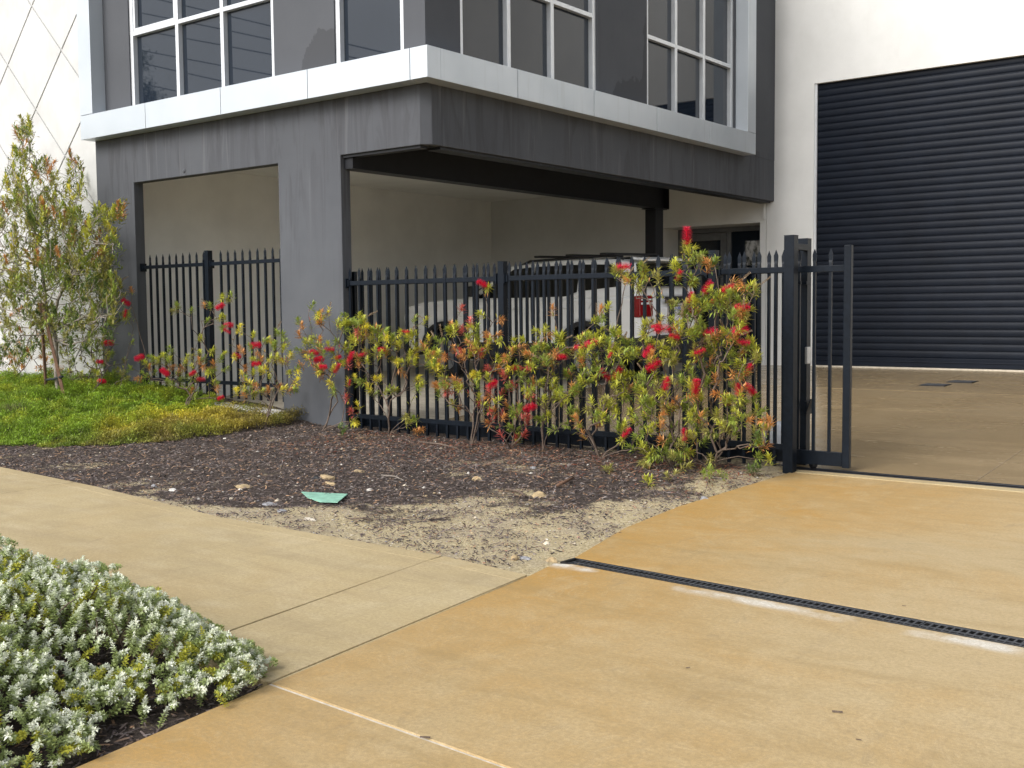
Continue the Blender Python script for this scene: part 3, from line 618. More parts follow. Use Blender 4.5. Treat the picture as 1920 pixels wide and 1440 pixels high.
# guide post behind the gate
g2 = empty('guide_post', (4.08, .45, 0)); tag(g2, 'black guide post standing just behind the thick gate post and sliding gate', 'post')
post(g2, 4.08, .46, 0, 2.035, .09, 'shaft')
b = MB(); b.box(4.085, 4.135, FY+.048, .413, 1.93, 1.985); keep(b.build('guide_bracket', M['fence'], bevel=.003), g2)
b = MB(); b.box(4.10, 4.15, .21, .23, 1.63, 1.66); b.box(4.10, 4.15, .34, .42, 1.63, 1.66); keep(b.build('roller_bracket', M['fence'], bevel=.002), g2)
b = MB(); b.box(4.127, 4.15, .37, .46, .93, 1.08); keep(b.build('sensor_box', M['alu'], bevel=.004), g2)
b = MB(); b.box(4.127, 4.15, .36, .50, .48, .60); b.prism([(4.15, .50), (4.19, .62), (4.18, .62), (4.15, .54)], .36, .42, 'y'); keep(b.build('latch_catch', M['fence'], bevel=.003, fix=True), g2)
gt = empty('sliding_gate', (1.5, .29, .03)); tag(gt, 'black spear-topped sliding gate pulled open behind the fence, its end past the post', 'gate')
GY = .285; pm3 = picket_mesh(1.80, .025)
x = 4.391
while x > -1.4:
    o = link('picket', pm3, None, gt, (x-1.5, GY-.29, .11)); o.rotation_euler = (0, RNG.normal(0, .0015), RNG.normal(0, .01)); x -= .1425
rail(gt, -1.45, 4.515, GY, 1.762, .038, .055, 'top_rail'); rail(gt, -1.45, 4.515, GY, .115, .05, .12, 'bottom_rail')
for x, z1 in ((4.547, 1.957), (-1.45, 1.9)):
    b = MB(); b.box(x-.032, x+.032, GY-.026, GY+.026, .045, z1); keep(b.build('stile', M['fence'], bevel=.004), gt)
b = MB()
for x in (-1.0, 4.25): b.tube([(x, GY-.012, .05), (x, GY+.012, .05)], .035, 12)
keep(b.build('wheel', M['steel']), gt)
mo = empty('gate_motor', (3.72, .72, .04)); tag(mo, 'pale rounded gate motor housing on the slab behind the fence end', 'gate motor')
b = MB(); vs = []; fs = []
for k, (z, s_) in enumerate([(0, 1), (.06, 1), (.2, .97), (.28, .86), (.32, .6)]):
    for i in range(16):
        a = 2*math.pi*i/16; ca, sa = math.cos(a), math.sin(a); q = (abs(ca)**4+abs(sa)**4)**-.25; vs.append((ca*q*.10*s_, sa*q*.14*s_, z))
for k in range(4): fs += [(k*16+i, k*16+(i+1) % 16, k*16+16+(i+1) % 16, k*16+16+i) for i in range(16)]
fs.append(tuple(64+i for i in range(16))); b.add(vs, fs, 0, True); b.build('housing', M['motor'], mo)
b = MB(); b.box(-.12, .12, -.16, .16, -.03, .0); b.build('base_plate', M['steel'], mo)
# ================================================================== CHANNEL DRAIN
dr = empty('channel_drain', (4.5, -3.81, 0)); tag(dr, 'long black slotted channel drain grate across the driveway', 'drain'); dr.rotation_euler = (0, 0, -math.atan(.063))
seg = 1.0
b = MB(); hw = .058
b.box(0, seg-.006, -hw, -hw+.010, -.006, -.001); b.box(0, seg-.006, hw-.010, hw, -.006, -.001); b.box(0, seg-.006, -.019, -.008, -.006, -.002)
ns = 30
for i in range(ns+1):
    x = i*(seg-.006)/ns; b.box(max(0, x-.0045), min(seg-.006, x+.0045), -.007, hw-.012, -.006, -.003)
    b.add([(max(0, x-.003), -hw+.012, -.006), (min(seg-.006, x+.0035), -hw+.012, -.006), (min(seg-.006, x+.0085), -.019, -.006), (max(0, x+.002), -.019, -.006),
           (max(0, x-.003), -hw+.012, -.003), (min(seg-.006, x+.0035), -hw+.012, -.003), (min(seg-.006, x+.0085), -.019, -.003), (max(0, x+.002), -.019, -.003)],
          [(4, 5, 6, 7), (0, 1, 5, 4), (1, 2, 6, 5), (2, 3, 7, 6), (3, 0, 4, 7)])
gm = b.mesh('grate', M['grate'])
for i in range(11): link('grate', gm, None, dr, (i*seg+.02, 0, 0))
b = MB(); b.box(-.01, 11.1, -.066, -.059, -.11, .0); b.box(-.01, 11.1, .059, .066, -.11, .0); b.box(-.01, 11.1, -.059, .059, -.112, -.10); b.box(-.03, -.01, -.066, .066, -.11, 0); b.build('channel', M['blackp'], dr)
# ================================================================== CAR
cr = empty('parked_car', (-.30, 4.86, .315)); tag(cr, 'white four wheel drive parked in the carport behind the fence, tail to the right', 'car')
# car frame: +x forward (world -X), y across (0 near side .. W far side), z up
cr.rotation_euler = (R(1.3), 0, 0)
def cx(u): return -u
Wd = 1.90
def arch(c, r, z0, n=12): return [(c+r*math.cos(math.pi*(1-k/n)), z0+r*math.sin(math.pi*(1-k/n))*1.02) for k in range(n+1)]
low = [(.08, .42)]+arch(.98, .50, .42)[:]+arch(3.78, .50, .42)+[(4.55, .45)]
topl = [(4.68, .62), (4.70, 1.02), (4.62, 1.18), (4.3, 1.25), (3.55, 1.30), (3.30, 1.30), (0.95, 1.28), (.12, 1.30), (.03, 1.1), (.0, .75), (.03, .5)]
side = low+topl
b = MB(); prof = [(cx(u), z) for u, z in side]
b.prism(prof, .04, Wd-.04, 'y'); body = b.build('body', M['car'], cr, bevel=.05, fix=True)
# greenhouse
def gh(zz):  # inset with height
    return .055+(zz-1.28)*.24
cab = [(.05, 1.27), (3.36, 1.26), (2.45, 1.80), (1.6, 1.86), (.55, 1.85), (.16, 1.78)]
vs = []
for y_s in (0, 1):
    for u, z in cab:
        y = gh(z) if y_s == 0 else Wd-gh(z); vs.append((cx(u), y, z))
n = len(cab); b = MB(); b.add(vs, [tuple(range(n))[::-1], tuple(range(n, 2*n))]+[(i, (i+1) % n, n+(i+1) % n, n+i) for i in range(n)]); b.build('cabin', M['car'], cr, bevel=.04, fix=True)
def win(pts, side_=0, name='window'):
    vs = []
    for k in (0, 1):
        for u, z in pts:
            o_ = gh(z)-.012+k*.03; y = o_ if side_ == 0 else Wd-o_; vs.append((cx(u), y, z))
    n = len(pts); b = MB(); b.add(vs, [tuple(range(n)), tuple(range(n, 2*n))[::-1]]+[(i, (i+1) % n, n+(i+1) % n, n+i) for i in range(n)]); return b.build(name, M['cglass'], cr, fix=True)
for sd_ in (0, 1):
    win([(3.08, 1.30), (2.38, 1.745), (1.98, 1.775), (1.98, 1.30)], sd_); win([(1.95, 1.30), (1.95, 1.775), (1.12, 1.785), (1.12, 1.37), (1.32, 1.31)], sd_); win([(1.09, 1.38), (1.09, 1.785), (.56, 1.77), (.40, 1.60), (.42, 1.44)], sd_)
b = MB(); b.add([(cx(3.22), .16, 1.37), (cx(3.22), Wd-.16, 1.37), (cx(2.52), Wd-.25, 1.76), (cx(2.52), .25, 1.76)], [(0, 1, 2, 3)]); o = b.build('windscreen', M['cglass'], cr); s_ = o.modifiers.new('s', 'SOLIDIFY'); s_.thickness = .03; s_.offset = 0
b = MB(); b.add([(cx(.035), .14, 1.42), (cx(.035), Wd-.14, 1.42), (cx(.135), Wd-.22, 1.77), (cx(.135), .22, 1.77)], [(0, 1, 2, 3)]); o = b.build('rear_window', M['cglass'], cr); s_ = o.modifiers.new('s', 'SOLIDIFY'); s_.thickness = .05; s_.offset = 0
# doors: shut lines and handles
b = MB()
for u in (1.96, 3.02): b.box(cx(u)-.004, cx(u)+.004, .030, .045, .62, 1.36)
b.build('shut_line', M['blackp'], cr)
for u in (2.08, 1.18):
    for y in (.025, Wd-.025):
        b = MB(); b.tube([(cx(u), y, 1.13), (cx(u+.07), y-.012*(1 if y < 1 else -1), 1.135), (cx(u+.16), y-.012*(1 if y < 1 else -1), 1.135), (cx(u+.22), y, 1.13)], .014, 6); b.build('door_handle', M['car'], cr)
b = MB(); b.tube([(cx(.62), .036, 1.14), (cx(.70), .036, 1.22), (cx(.82), .036, 1.22), (cx(.88), .036, 1.12)], .006, 4); b.build('fuel_flap', M['frame'], cr)
# sills, bumpers, arch flares
b = MB(); b.box(cx(3.28), cx(1.50), .02, Wd-.02, .36, .60); b.build('side_sill', M['blackp'], cr, bevel=.03)
b = MB(); b.box(cx(.46), .06, .02, Wd-.02, .38, .70); b.build('rear_bumper', M['blackp'], cr, bevel=.05)
b = MB(); b.box(-4.76, cx(4.32), .06, Wd-.06, .36, .70); b.build('front_bumper', M['blackp'], cr, bevel=.06)
for c in (.98, 3.78):
    for y0, y1 in ((.0, .10), (Wd-.10, Wd)):
        b = MB(); pts = arch(c, .50, .42, 14); pin = arch(c, .435, .42, 14); vs = [(cx(u), y0, z) for u, z in pts]+[(cx(u), y0, z) for u, z in pin]+[(cx(u), y1, z) for u, z in pts]+[(cx(u), y1, z) for u, z in pin]; n = len(pts); fs = []
        for i in range(n-1): fs += [(i, i+1, n+i+1, n+i), (2*n+i, 3*n+i, 3*n+i+1, 2*n+i+1), (i, 2*n+i, 2*n+i+1, i+1), (n+i, n+i+1, 3*n+i+1, 3*n+i)]
        b.add(vs, fs); b.build('wheel_arch', M['blackp'], cr, fix=True)
b = MB(); b.box(cx(4.3), cx(.35), .28, Wd-.28, .30, .95); b.build('underbody', M['backing'], cr)
for c in (.98, 3.78):
    for y, s_ in ((.05, 1), (Wd-.05, -1)):
        wl = empty('wheel', (0, 0, 0)); wl.parent = cr; wl.location = (cx(c), y, .385)
        b = MB(); N_ = 28; vs = []
        ring = [(.0, .26), (.0, .35), (.03, .385), (.20, .385), (.23, .35), (.23, .26)]
        for yy, rr in ring: vs += [(rr*math.cos(2*math.pi*i/N_), yy*s_, rr*math.sin(2*math.pi*i/N_)) for i in range(N_)]
        b.add(vs, [(k*N_+i, k*N_+(i+1) % N_, (k+1)*N_+(i+1) % N_, (k+1)*N_+i) for k in range(5) for i in range(N_)], 0, True); b.build('tyre', M['tyre'], wl, fix=True)
        b = MB(); b.tube([(0, .05*s_, 0), (0, .055*s_, 0)], .262, 28, smooth=False)
        for k in range(6):
            a = k*math.pi/3; u = Vector((math.cos(a), 0, math.sin(a))); v = Vector((-math.sin(a), 0, math.cos(a)))
            b.add([tuple(u*r+v*w_+Vector((0, yy*s_, 0))) for yy in (.012, .05) for r, w_ in ((.04, -.035), (.255, -.03), (.255, .03), (.04, .035))], [(0, 1, 2, 3), (4, 7, 6, 5), (0, 4, 5, 1), (1, 5, 6, 2), (2, 6, 7, 3), (3, 7, 4, 0)])
        b.tube([(0, .005*s_, 0), (0, .05*s_, 0)], .055, 14, smooth=False); b.build('rim', M['rim'], wl, fix=True)
# lamps, plate, mirrors, roof gear
for y0, y1 in ((.015, .42), (Wd-.42, Wd-.015)):
    b = MB(); b.box(cx(.10), .012, y0, y1, .98, 1.30); tl = b.build('tail_light', M['red'], cr, bevel=.03)
    b = MB(); b.box(.010, .016, y0+.05, y1-.04, 1.17, 1.20); b.box(.010, .016, y0+.05, y1-.04, 1.23, 1.25); b.build('lens_strip', M['plate'], tl)
for y0, y1 in ((.1, .5), (Wd-.5, Wd-.1)):
    b = MB(); b.box(-4.70, cx(4.5), y0, y1, .88, 1.08); b.build('headlight', M['chrome'], cr, bevel=.03)
b = MB(); b.box(-.01, .012, .78, 1.45, 1.17, 1.27); b.build('plate_recess', M['blackp'], cr, bevel=.005)
b = MB(); b.box(.0, .02, .90, 1.27, 1.02, 1.15); pl = b.build('number_plate', M['plate'], cr, bevel=.004)
cu = bpy.data.curves.new('lettering', 'FONT'); cu.body = '1D 8B'; cu.size = .12; cu.align_x = 'CENTER'; cu.align_y = 'CENTER'; cu.extrude = .001
to = bpy.data.objects.new('tmp', cu); col.objects.link(to); bpy.context.view_layer.update(); me = bpy.data.meshes.new_from_object(to); bpy.data.objects.remove(to)
to = link('lettering', me, M['ink'], pl); to.location = (.0222, 1.085, 1.085); to.rotation_euler = (R(90), 0, R(90))
for s_ in (0, 1):
    y = -.12 if s_ == 0 else Wd+.12
    b = MB(); b.box(cx(3.12), cx(2.96), min(y-.09, y+.09), max(y-.09, y+.09), 1.33, 1.50); b.box(cx(3.06), cx(3.0), min(y, .1 if s_ == 0 else Wd-.1), max(y, .1 if s_ == 0 else Wd-.1), 1.33, 1.37); b.build('mirror', M['blackp'], cr, bevel=.02)
b = MB()
for y in (.30, Wd-.30): b.tube([(cx(2.35), y, 1.80), (cx(2.15), y, 1.87), (cx(.62), y, 1.905), (cx(.42), y, 1.85)], .020, 6)
b.build('roof_rail', M['blackp'], cr)
for u in (1.95, 1.35, .72):
    b = MB(); b.box(cx(u+.06), cx(u-.06), .2, Wd-.2, 1.915, 1.95); b.build('roof_bar', M['blackp'], cr, bevel=.012)
b = MB(); b.prism([(cx(.30), 1.84), (.05, 1.80), (.06, 1.825), (cx(.30), 1.875)], .3, Wd-.3, 'y'); b.build('spoiler', M['car'], cr, bevel=.008, fix=True)
# ================================================================== PLANTS
PAL = dict(g=(.29, .36, .065), y=(.50, .51, .07), l=(.72, .64, .08), o=(.60, .30, .10), r=(.55, .13, .10), d=(.14, .20, .055), b=(.38, .36, .10))
def grow(base, targets, stems=4, spread=.16):
    """skeleton: every target twig joins the nearest limb lower down"""
    T = sorted([np.array(t_, float) for t_ in targets], key=lambda p: np.linalg.norm(p-base)); nodes = [base.copy()]; par = [-1]; plen = [0.]
    for i, t_ in enumerate(T):
        N_ = np.array(nodes); d = np.linalg.norm(N_-t_, axis=1); cost = d+.30*np.array(plen)+.8*np.maximum(0, N_[:, 2]-t_[2]+.02)
        if i < stems: cost[1:] += 5
        j = int(np.argmin(cost)); p0 = N_[j]; dd = t_-p0; L = np.linalg.norm(dd)
        k = max(2, int(L/.09)); up = np.array([0, 0, 1.])*L*.22 if t_[2] > p0[2]-.05 else np.zeros(3); prev = j; jit = RNG.normal(0, .007, (k+1, 3))
        for s_ in range(1, k+1):
            t1 = s_/k; p = p0+dd*t1+up*(t1*(1-t1))*1.3+(jit[s_] if s_ < k else 0); nodes.append(p); par.append(prev); plen.append(plen[prev]+L/k); prev = len(nodes)-1
    nodes = np.array(nodes); par = np.array(par); cnt = np.zeros(len(par)); haschild = np.zeros(len(par), bool)
    for i in range(len(par)-1, 0, -1): cnt[i] += 1; cnt[par[i]] += cnt[i]; haschild[par[i]] = True
    return nodes, par, cnt, ~haschild
def skin(nodes, par, cnt, r0, rp, rmax, name, mat, parent, taper=.0):
    b = MB(); rad = np.minimum(r0*np.maximum(cnt, 1)**rp, rmax)
    i = np.arange(1, len(par)); A_ = nodes[par[i]]; B_ = nodes[i]; ra = np.minimum(rad[par[i]], rad[i]*1.5)[:, None]; rb = rad[i][:, None]; ax, s_, t_ = frames(B_-A_)
    V = []; n = 5
    for P, r_ in ((A_, ra), (B_+ax*.004, rb)):
        for k in range(n): a = 2*math.pi*k/n; V.append(P+(s_*math.cos(a)+t_*math.sin(a))*r_)
    V = np.stack(V, 1); f = []
    for k in range(n): k2 = (k+1) % n; f += [[k, k2, n+k2], [k, n+k2, n+k]]
    Fc = (np.array(f)[None]+2*n*np.arange(len(i))[:, None, None]).reshape(-1, 3)
    return fast(name, V.reshape(-1, 3), Fc, np.full((len(Fc), 3), .2), mat, parent, True)
def whorl(acc, tips, dirs, colors, n=(14, 24), L=(.055, .085), W=(.011, .016), span=.11, openness=1.):
    P, D, LL, WW, CC = [], [], [], [], []
    for p, d, c in zip(tips, dirs, colors):
        k = RNG.integers(*n); t_ = np.sort(RNG.random(k)**.8); d = unit(d); s_ = unit(np.cross(d, [.2, .3, 1.])); u = np.cross(s_, d); ph = np.arange(k)*2.4+RNG.uniform(0, 6)
        al = np.radians((72-46*t_)*openness+RNG.normal(0, 9, k))[:, None]; rd_ = s_*np.cos(ph)[:, None]+u*np.sin(ph)[:, None]
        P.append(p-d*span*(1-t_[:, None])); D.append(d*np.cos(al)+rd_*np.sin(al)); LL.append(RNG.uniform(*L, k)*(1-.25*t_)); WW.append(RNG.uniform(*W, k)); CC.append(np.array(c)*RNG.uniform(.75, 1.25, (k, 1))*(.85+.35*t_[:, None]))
    P = np.concatenate(P); D = np.concatenate(D); acc.add(*leaves(P, D, np.concatenate(LL), np.concatenate(WW), np.concatenate(CC)))
# bottlebrush flower meshes
def flower_mesh(seed):
    r_ = np.random.default_rng(seed); n = 620; t_ = r_.random(n); ph = r_.uniform(0, 6.283, n); P = np.stack([0*t_, 0*t_, t_*.92-.46], 1)
    tilt = r_.normal(.18, .22, n); D = np.stack([np.cos(ph)*np.cos(tilt), np.sin(ph)*np.cos(tilt), np.sin(tilt)], 1); L = r_.uniform(.26, .36, n)*np.clip(1.15-np.abs(t_-.5)*.55, 0, 1)
    ax, s_, nm = frames(D); W = .009; E_ = P+D*L[:, None]+np.array([0, 0, .02])*r_.normal(0, 1, (n, 1))
    V = np.stack([P+s_*W, P-s_*W, E_-s_*W*.8, E_+s_*W*.8, E_+nm*W*1.4], 1); f = np.array([[0, 1, 2], [0, 2, 3], [3, 2, 4]]); Fc = (f[None]+5*np.arange(n)[:, None, None]).reshape(-1, 3)
    base = np.array([.92, .03, .11])*r_.uniform(.65, 1.2, (n, 1)); tip = np.tile([.95, .16, .24], (n, 1)); C = np.stack([base, base, tip], 1).reshape(-1, 3)
    o = fast('flower_spike', V.reshape(-1, 3), Fc, C, M['petal']); me = o.data; bpy.data.objects.remove(o)
    return me
FM = [flower_mesh(s_) for s_ in (1, 2, 3)]
def seed_mesh():
    n = 150; r_ = np.random.default_rng(4); t_ = r_.random(n); ph = r_.uniform(0, 6.28, n); P = np.stack([np.cos(ph)*.07*(1-.6*t_), np.sin(ph)*.07*(1-.6*t_), t_], 1); D = np.stack([np.cos(ph), np.sin(ph), .9+0*ph], 1)
    V, Fc, C = leaves(P, D, np.full(n, .09), np.full(n, .06), np.array([.40, .30, .20])*r_.uniform(.6, 1.3, (n, 1))); o = fast('seed_spike', V, Fc, C, M['leaf']); me = o.data; bpy.data.objects.remove(o); return me
SM = seed_mesh()
def orient(o, d):
    o.rotation_mode = 'QUATERNION'; o.rotation_quaternion = Vector(d).to_track_quat('Z', 'Y')
# flowers seen in the photograph: px, py, tilt in the picture (deg), length px
FL = [(1288, 443, 95, 29), (1360, 478, 15, 28), (1168, 500, 0, 24), (1273, 517, 70, 19), (1326, 539, 55, 24), (1364, 541, 20, 22), (1295, 558, 80, 19), (1340, 562, 30, 15), (1390, 576, 0, 25), (1087, 571, 0, 26), (1079, 612, 35, 24), (1243, 617, 0, 28),
      (1266, 631, -20, 18), (1330, 623, 20, 24), (1386, 620, 10, 28), (1393, 641, -10, 22), (1107, 644, 20, 22), (1085, 651, 0, 16), (1214, 660, 55, 24), (1311, 659, 20, 20), (1224, 686, 35, 27), (1051, 669, 0, 18), (1143, 667, 60, 13), (967, 690, 0, 17), (1135, 703, -45, 24),
      (1158, 699, 60, 20), (1249, 720, 70, 24), (1305, 725, 88, 25), (1402, 693, 60, 22), (1384, 731, 90, 22), (1407, 731, -45, 22), (992, 765, 25, 23), (1174, 812, 50, 20), (1283, 816, 92, 21), (923, 720, 40, 18), (905, 532, -30, 19), (657, 669, 70, 17), (597, 674, 10, 18),
      (590, 661, -20, 15), (617, 655, 0, 16), (605, 688, 0, 14), (631, 691, 60, 18), (634, 670, 20, 11), (592, 728, 20, 17), (716, 655, 0, 14), (679, 665, 20, 15), (655, 718, 80, 11), (237, 567, -35, 16), (235, 588, 80, 14), (203, 643, 0, 17), (188, 678, 0, 12), (262, 670, 20, 17),
      (412, 575, 30, 16), (428, 610, 0, 16), (425, 620, -30, 13), (480, 647, 5, 19), (445, 667, -20, 15), (482, 682, 0, 16), (310, 698, -35, 18), (361, 700, 30, 13), (376, 711, 0, 14), (200, 753, 60, 13), (413, 746, 20, 12), (190, 715, 0, 14), (760, 622, 0, 12), (1228, 612, 10, 14)]
# shrubs: base px, [ellipses cx,cy,rx,ry,count], palette weights, label, depth in front of the fence
SH = [
 dict(b=(52, 722), e=[(45, 620, 55, 65, 50), (15, 690, 35, 30, 26), (85, 670, 30, 45, 22)], p='gyoo', Y=-.15, lab='thin orange-tinged bottlebrush against the white wall at the far left', s=3),
 dict(b=(163, 752), e=[(165, 640, 55, 85, 95), (205, 700, 38, 48, 34), (150, 710, 40, 40, 26), (232, 620, 22, 40, 6), (235, 590, 8, 15, 2)], p='gygbd', Y=-.30, lab='olive bottlebrush between the staked tree and the first column', s=4, bush=1),
 dict(b=(343, 772), e=[(330, 690, 62, 42, 42), (385, 600, 38, 45, 12), (270, 690, 28, 25, 8), (390, 690, 45, 45, 18), (325, 575, 8, 14, 2), (430, 560, 15, 18, 3), (375, 735, 30, 18, 6), (230, 560, 20, 40, 3)], p='gyygogb', Y=-.35, lab='low bottlebrush in front of the short fence, on the left side of its post', s=4),
 dict(b=(497, 802), e=[(500, 700, 50, 45, 34), (455, 640, 30, 40, 8), (520, 660, 30, 40, 12), (470, 735, 30, 25, 10), (545, 700, 20, 40, 10)], p='gyloyo', Y=-.45, lab='yellow-green bottlebrush with two thin stems at the edge of the yellow ground cover', s=2),
 dict(b=(603, 808), e=[(600, 590, 22, 28, 8), (590, 665, 40, 38, 26), (640, 640, 45, 45, 26), (660, 610, 30, 25, 8), (640, 720, 28, 45, 12), (580, 610, 30, 20, 6), (655, 775, 22, 28, 8)], p='gyygolr', Y=-.30, lab='open bottlebrush standing in front of the wide charcoal column', s=3),
 dict(b=(728, 816), e=[(700, 640, 40, 28, 26), (770, 655, 50, 35, 34), (740, 720, 55, 45, 26), (790, 600, 12, 15, 2), (690, 690, 30, 45, 14), (765, 790, 20, 15, 6), (680, 600, 10, 20, 2)], p='gylyygob', Y=-.22, lab='bottlebrush with yellow tips just right of the wide column', s=4),
 dict(b=(884, 836), e=[(870, 635, 55, 32, 32), (850, 690, 55, 45, 26), (930, 660, 45, 35, 18), (905, 600, 40, 18, 3), (910, 540, 10, 10, 1), (868, 583, 5, 8, 1), (890, 740, 55, 45, 20), (820, 700, 25, 50, 10)], p='ylogyorlb', Y=-.30, lab='orange and yellow bottlebrush in front of the parked car', s=3),
 dict(b=(958, 838), e=[(955, 790, 45, 38, 26), (935, 720, 35, 45, 14), (985, 725, 25, 45, 10)], p='rrgoryg', Y=-.28, lab='low dark red-leaved bottlebrush near the middle of the long fence', s=5),
 dict(b=(1018, 838), e=[(1020, 650, 50, 40, 34), (1060, 700, 50, 50, 32), (1000, 700, 40, 45, 18), (1040, 770, 45, 45, 24), (1040, 570, 8, 10, 1), (1130, 590, 22, 14, 4), (1135, 575, 10, 8, 1)], p='gyyggobg', Y=-.25, lab='green bottlebrush left of the tallest shrubs, below the car rear wheel', s=4),
 dict(b=(1125, 845), e=[(1130, 650, 50, 35, 30), (1130, 720, 60, 45, 34), (1170, 780, 55, 45, 30), (1170, 640, 35, 25, 12), (1100, 790, 30, 30, 10), (1165, 520, 25, 22, 5), (1185, 850, 40, 25, 10)], p='gygyybo', Y=-.38, lab='broad green bottlebrush with scattered red brushes beside the tallest shrub', s=5),
 dict(b=(1258, 872), e=[(1230, 640, 50, 50, 36), (1250, 720, 60, 50, 46), (1240, 800, 60, 50, 40), (1205, 520, 40, 25, 9), (1280, 600, 40, 50, 24), (1230, 560, 40, 35, 9), (1250, 860, 60, 22, 16)], p='gygybog', Y=-.50, lab='tall leafy bottlebrush second from the gate post', s=5),
 dict(b=(1335, 880), e=[(1300, 500, 45, 35, 22), (1340, 590, 60, 50, 44), (1390, 560, 38, 45, 18), (1360, 670, 65, 55, 54), (1350, 760, 70, 55, 54), (1400, 800, 45, 50, 28), (1310, 840, 60, 35, 24), (1288, 460, 5, 12, 2), (1440, 840, 22, 30, 7), (1320, 900, 30, 10, 4)], p='gygybogydg', Y=-.42, lab='tallest bottlebrush covered in red brushes, nearest the gate post', s=6)]
used = set()
for si, S in enumerate(SH):
    bp = at_bed(*S['b']); yb = bp[1]; yb = min(yb, S['Y']+.1)
    bp = at_y(*S['b'], yb); bp[2] = float(bed_z(bp[0], bp[1]))-.02; yc = S['Y']
    root = empty('bottlebrush_shrub', tuple(bp)); tag(root, S['lab'], 'shrub', 'bottlebrush shrubs along the fence')
    tg = []
    dn = 1.5
    for (ex, ey, rx, ry, n) in S['e']:
        for _ in range(max(1, int(n*dn))):
            a = random.uniform(0, 6.283); r_ = math.sqrt(random.random()); y = yc+random.gauss(0, .13)*min(1, rx/30); y = min(y, -.02); tg.append(at_y(ex+rx*r_*math.cos(a), ey+ry*r_*math.sin(a), y))
    tg = [t_ for t_ in tg if t_[2] > float(bed_z(t_[0], t_[1]))+.04]
    fl = []
    for k, (fx, fy, ang, ln) in enumerate(FL):
        if k in used: continue
        if any(((fx-ex)/(rx+10))**2+((fy-ey)/(ry+10))**2 < 1.15 for ex, ey, rx, ry, n in S['e']):
            if si < len(SH)-1 and any(((fx-ex)/rx)**2+((fy-ey)/ry)**2 < .6 for S2 in SH[si+1:] for ex, ey, rx, ry, n in S2['e']): continue
            used.add(k); y = min(yc-.12+random.gauss(0, .04), -.1); c = at_y(fx, fy, y); a = R(ang)
            d = RT*math.cos(a)+UPV*math.sin(a)+FW*random.uniform(-.35, .15); d = unit(d); dist = (c-EYE)@FW; ln_w = ln*dist/F_PX*1.2
            side_ = 1 if (d@(c-bp) > 0 or d[2] > .5) else -1; fl.append((c, d*side_, ln_w)); tg.append(c-d*side_*ln_w*.62)
    nodes, par, cnt, tip = grow(bp, tg, S['s']); rel = nodes-bp
    skin(rel, par, cnt, .0018, .33, .0105, 'branches', M['bark'], root)
    A = Acc(); ti = np.where(tip)[0]; tips = rel[ti]; dirs = unit(rel[ti]-rel[par[ti]])*.7+np.array([0, 0, .35])+RNG.normal(0, .22, (len(ti), 3))
    pl = S['p']; cz = vnoise(nodes[ti][:, 0], nodes[ti][:, 2], 4, si+3); cs = []
    for q in cz:
        k = pl[int(np.clip((q*1.3-.15)*.6+random.random()*.4, 0, .999)*len(pl))]; cs.append(PAL[k])
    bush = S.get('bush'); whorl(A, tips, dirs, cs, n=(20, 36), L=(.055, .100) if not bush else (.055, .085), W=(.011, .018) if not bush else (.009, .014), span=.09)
    # scattered leaves along thin inner twigs
    inner = np.where((cnt < 9) & (~tip) & (np.arange(len(cnt)) > 0))[0]; inner = inner[RNG.random(len(inner)) < .55]
    if len(inner):
        n = 3; P = np.repeat(rel[inner], n, 0)+RNG.normal(0, .012, (len(inner)*n, 3)); D = unit(np.repeat(rel[inner]-rel[par[inner]], n, 0))+RNG.normal(0, .75, (len(P), 3)); C = np.array([PAL[pl[random.randrange(len(pl))]] for _ in range(len(P))])*RNG.uniform(.6, 1.1, (len(P), 1))
        A.add(*leaves(P, D, RNG.uniform(.04, .075, len(P)), RNG.uniform(.008, .014, len(P)), C))
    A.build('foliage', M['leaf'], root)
    for c, d, ln_w in fl:
        o = link('flower_spike', FM[random.randrange(3)], None, root, tuple(c-bp)); orient(o, d); o.scale = (ln_w, ln_w, ln_w)
    # old woody seed spikes at some outer tips
    out = [i for i in ti if rel[i][2] > np.percentile(rel[ti][:, 2], 45)]; random.shuffle(out)
    for i in out[:max(1, len(ti)//16)]:
        d = unit(rel[i]-rel[par[i]]+np.array([RNG.normal(0, .5), RNG.normal(0, .3), .25])); o = link('seed_spike', SM, None, root, tuple(rel[i]+d*.03)); orient(o, d); s_ = random.uniform(.09, .14); o.scale = (s_*.85, s_*.85, s_)
# ---- young tree with stakes
tb = at_bed(108, 752); tb[1] = -.75; tb = at_y(108, 752, -.75); tb[2] = float(bed_z(tb[0], tb[1]))
tr_ = empty('young_bottlebrush_tree', tuple(tb)); tag(tr_, 'young staked bottlebrush tree with bronze tips against the diamond-patterned wall', 'tree')
E_ = [(45, 260, 25, 50, 26), (60, 330, 50, 50, 60), (30, 400, 60, 50, 80), (95, 420, 50, 60, 80), (140, 330, 18, 60, 18), (140, 430, 30, 50, 40), (190, 420, 30, 40, 36), (228, 388, 16, 10, 8), (60, 500, 80, 60, 120), (150, 510, 60, 50, 84), (195, 490, 25, 60, 30), (20, 560, 50, 50, 46), (190, 560, 35, 50, 34), (120, 590, 70, 30, 50), (150, 620, 60, 30, 30), (-30, 480, 40, 100, 40), (50, 620, 50, 40, 28), (215, 560, 15, 40, 8), (20, 660, 40, 30, 12)]
tg = []
for ex, ey, rx, ry, n in E_:
    for _ in range(int(n*1.6)):
        a = random.uniform(0, 6.283); r_ = math.sqrt(random.random()); tg.append(at_y(ex+rx*r_*math.cos(a), ey+ry*r_*math.sin(a), -.75+random.gauss(0, .28)))
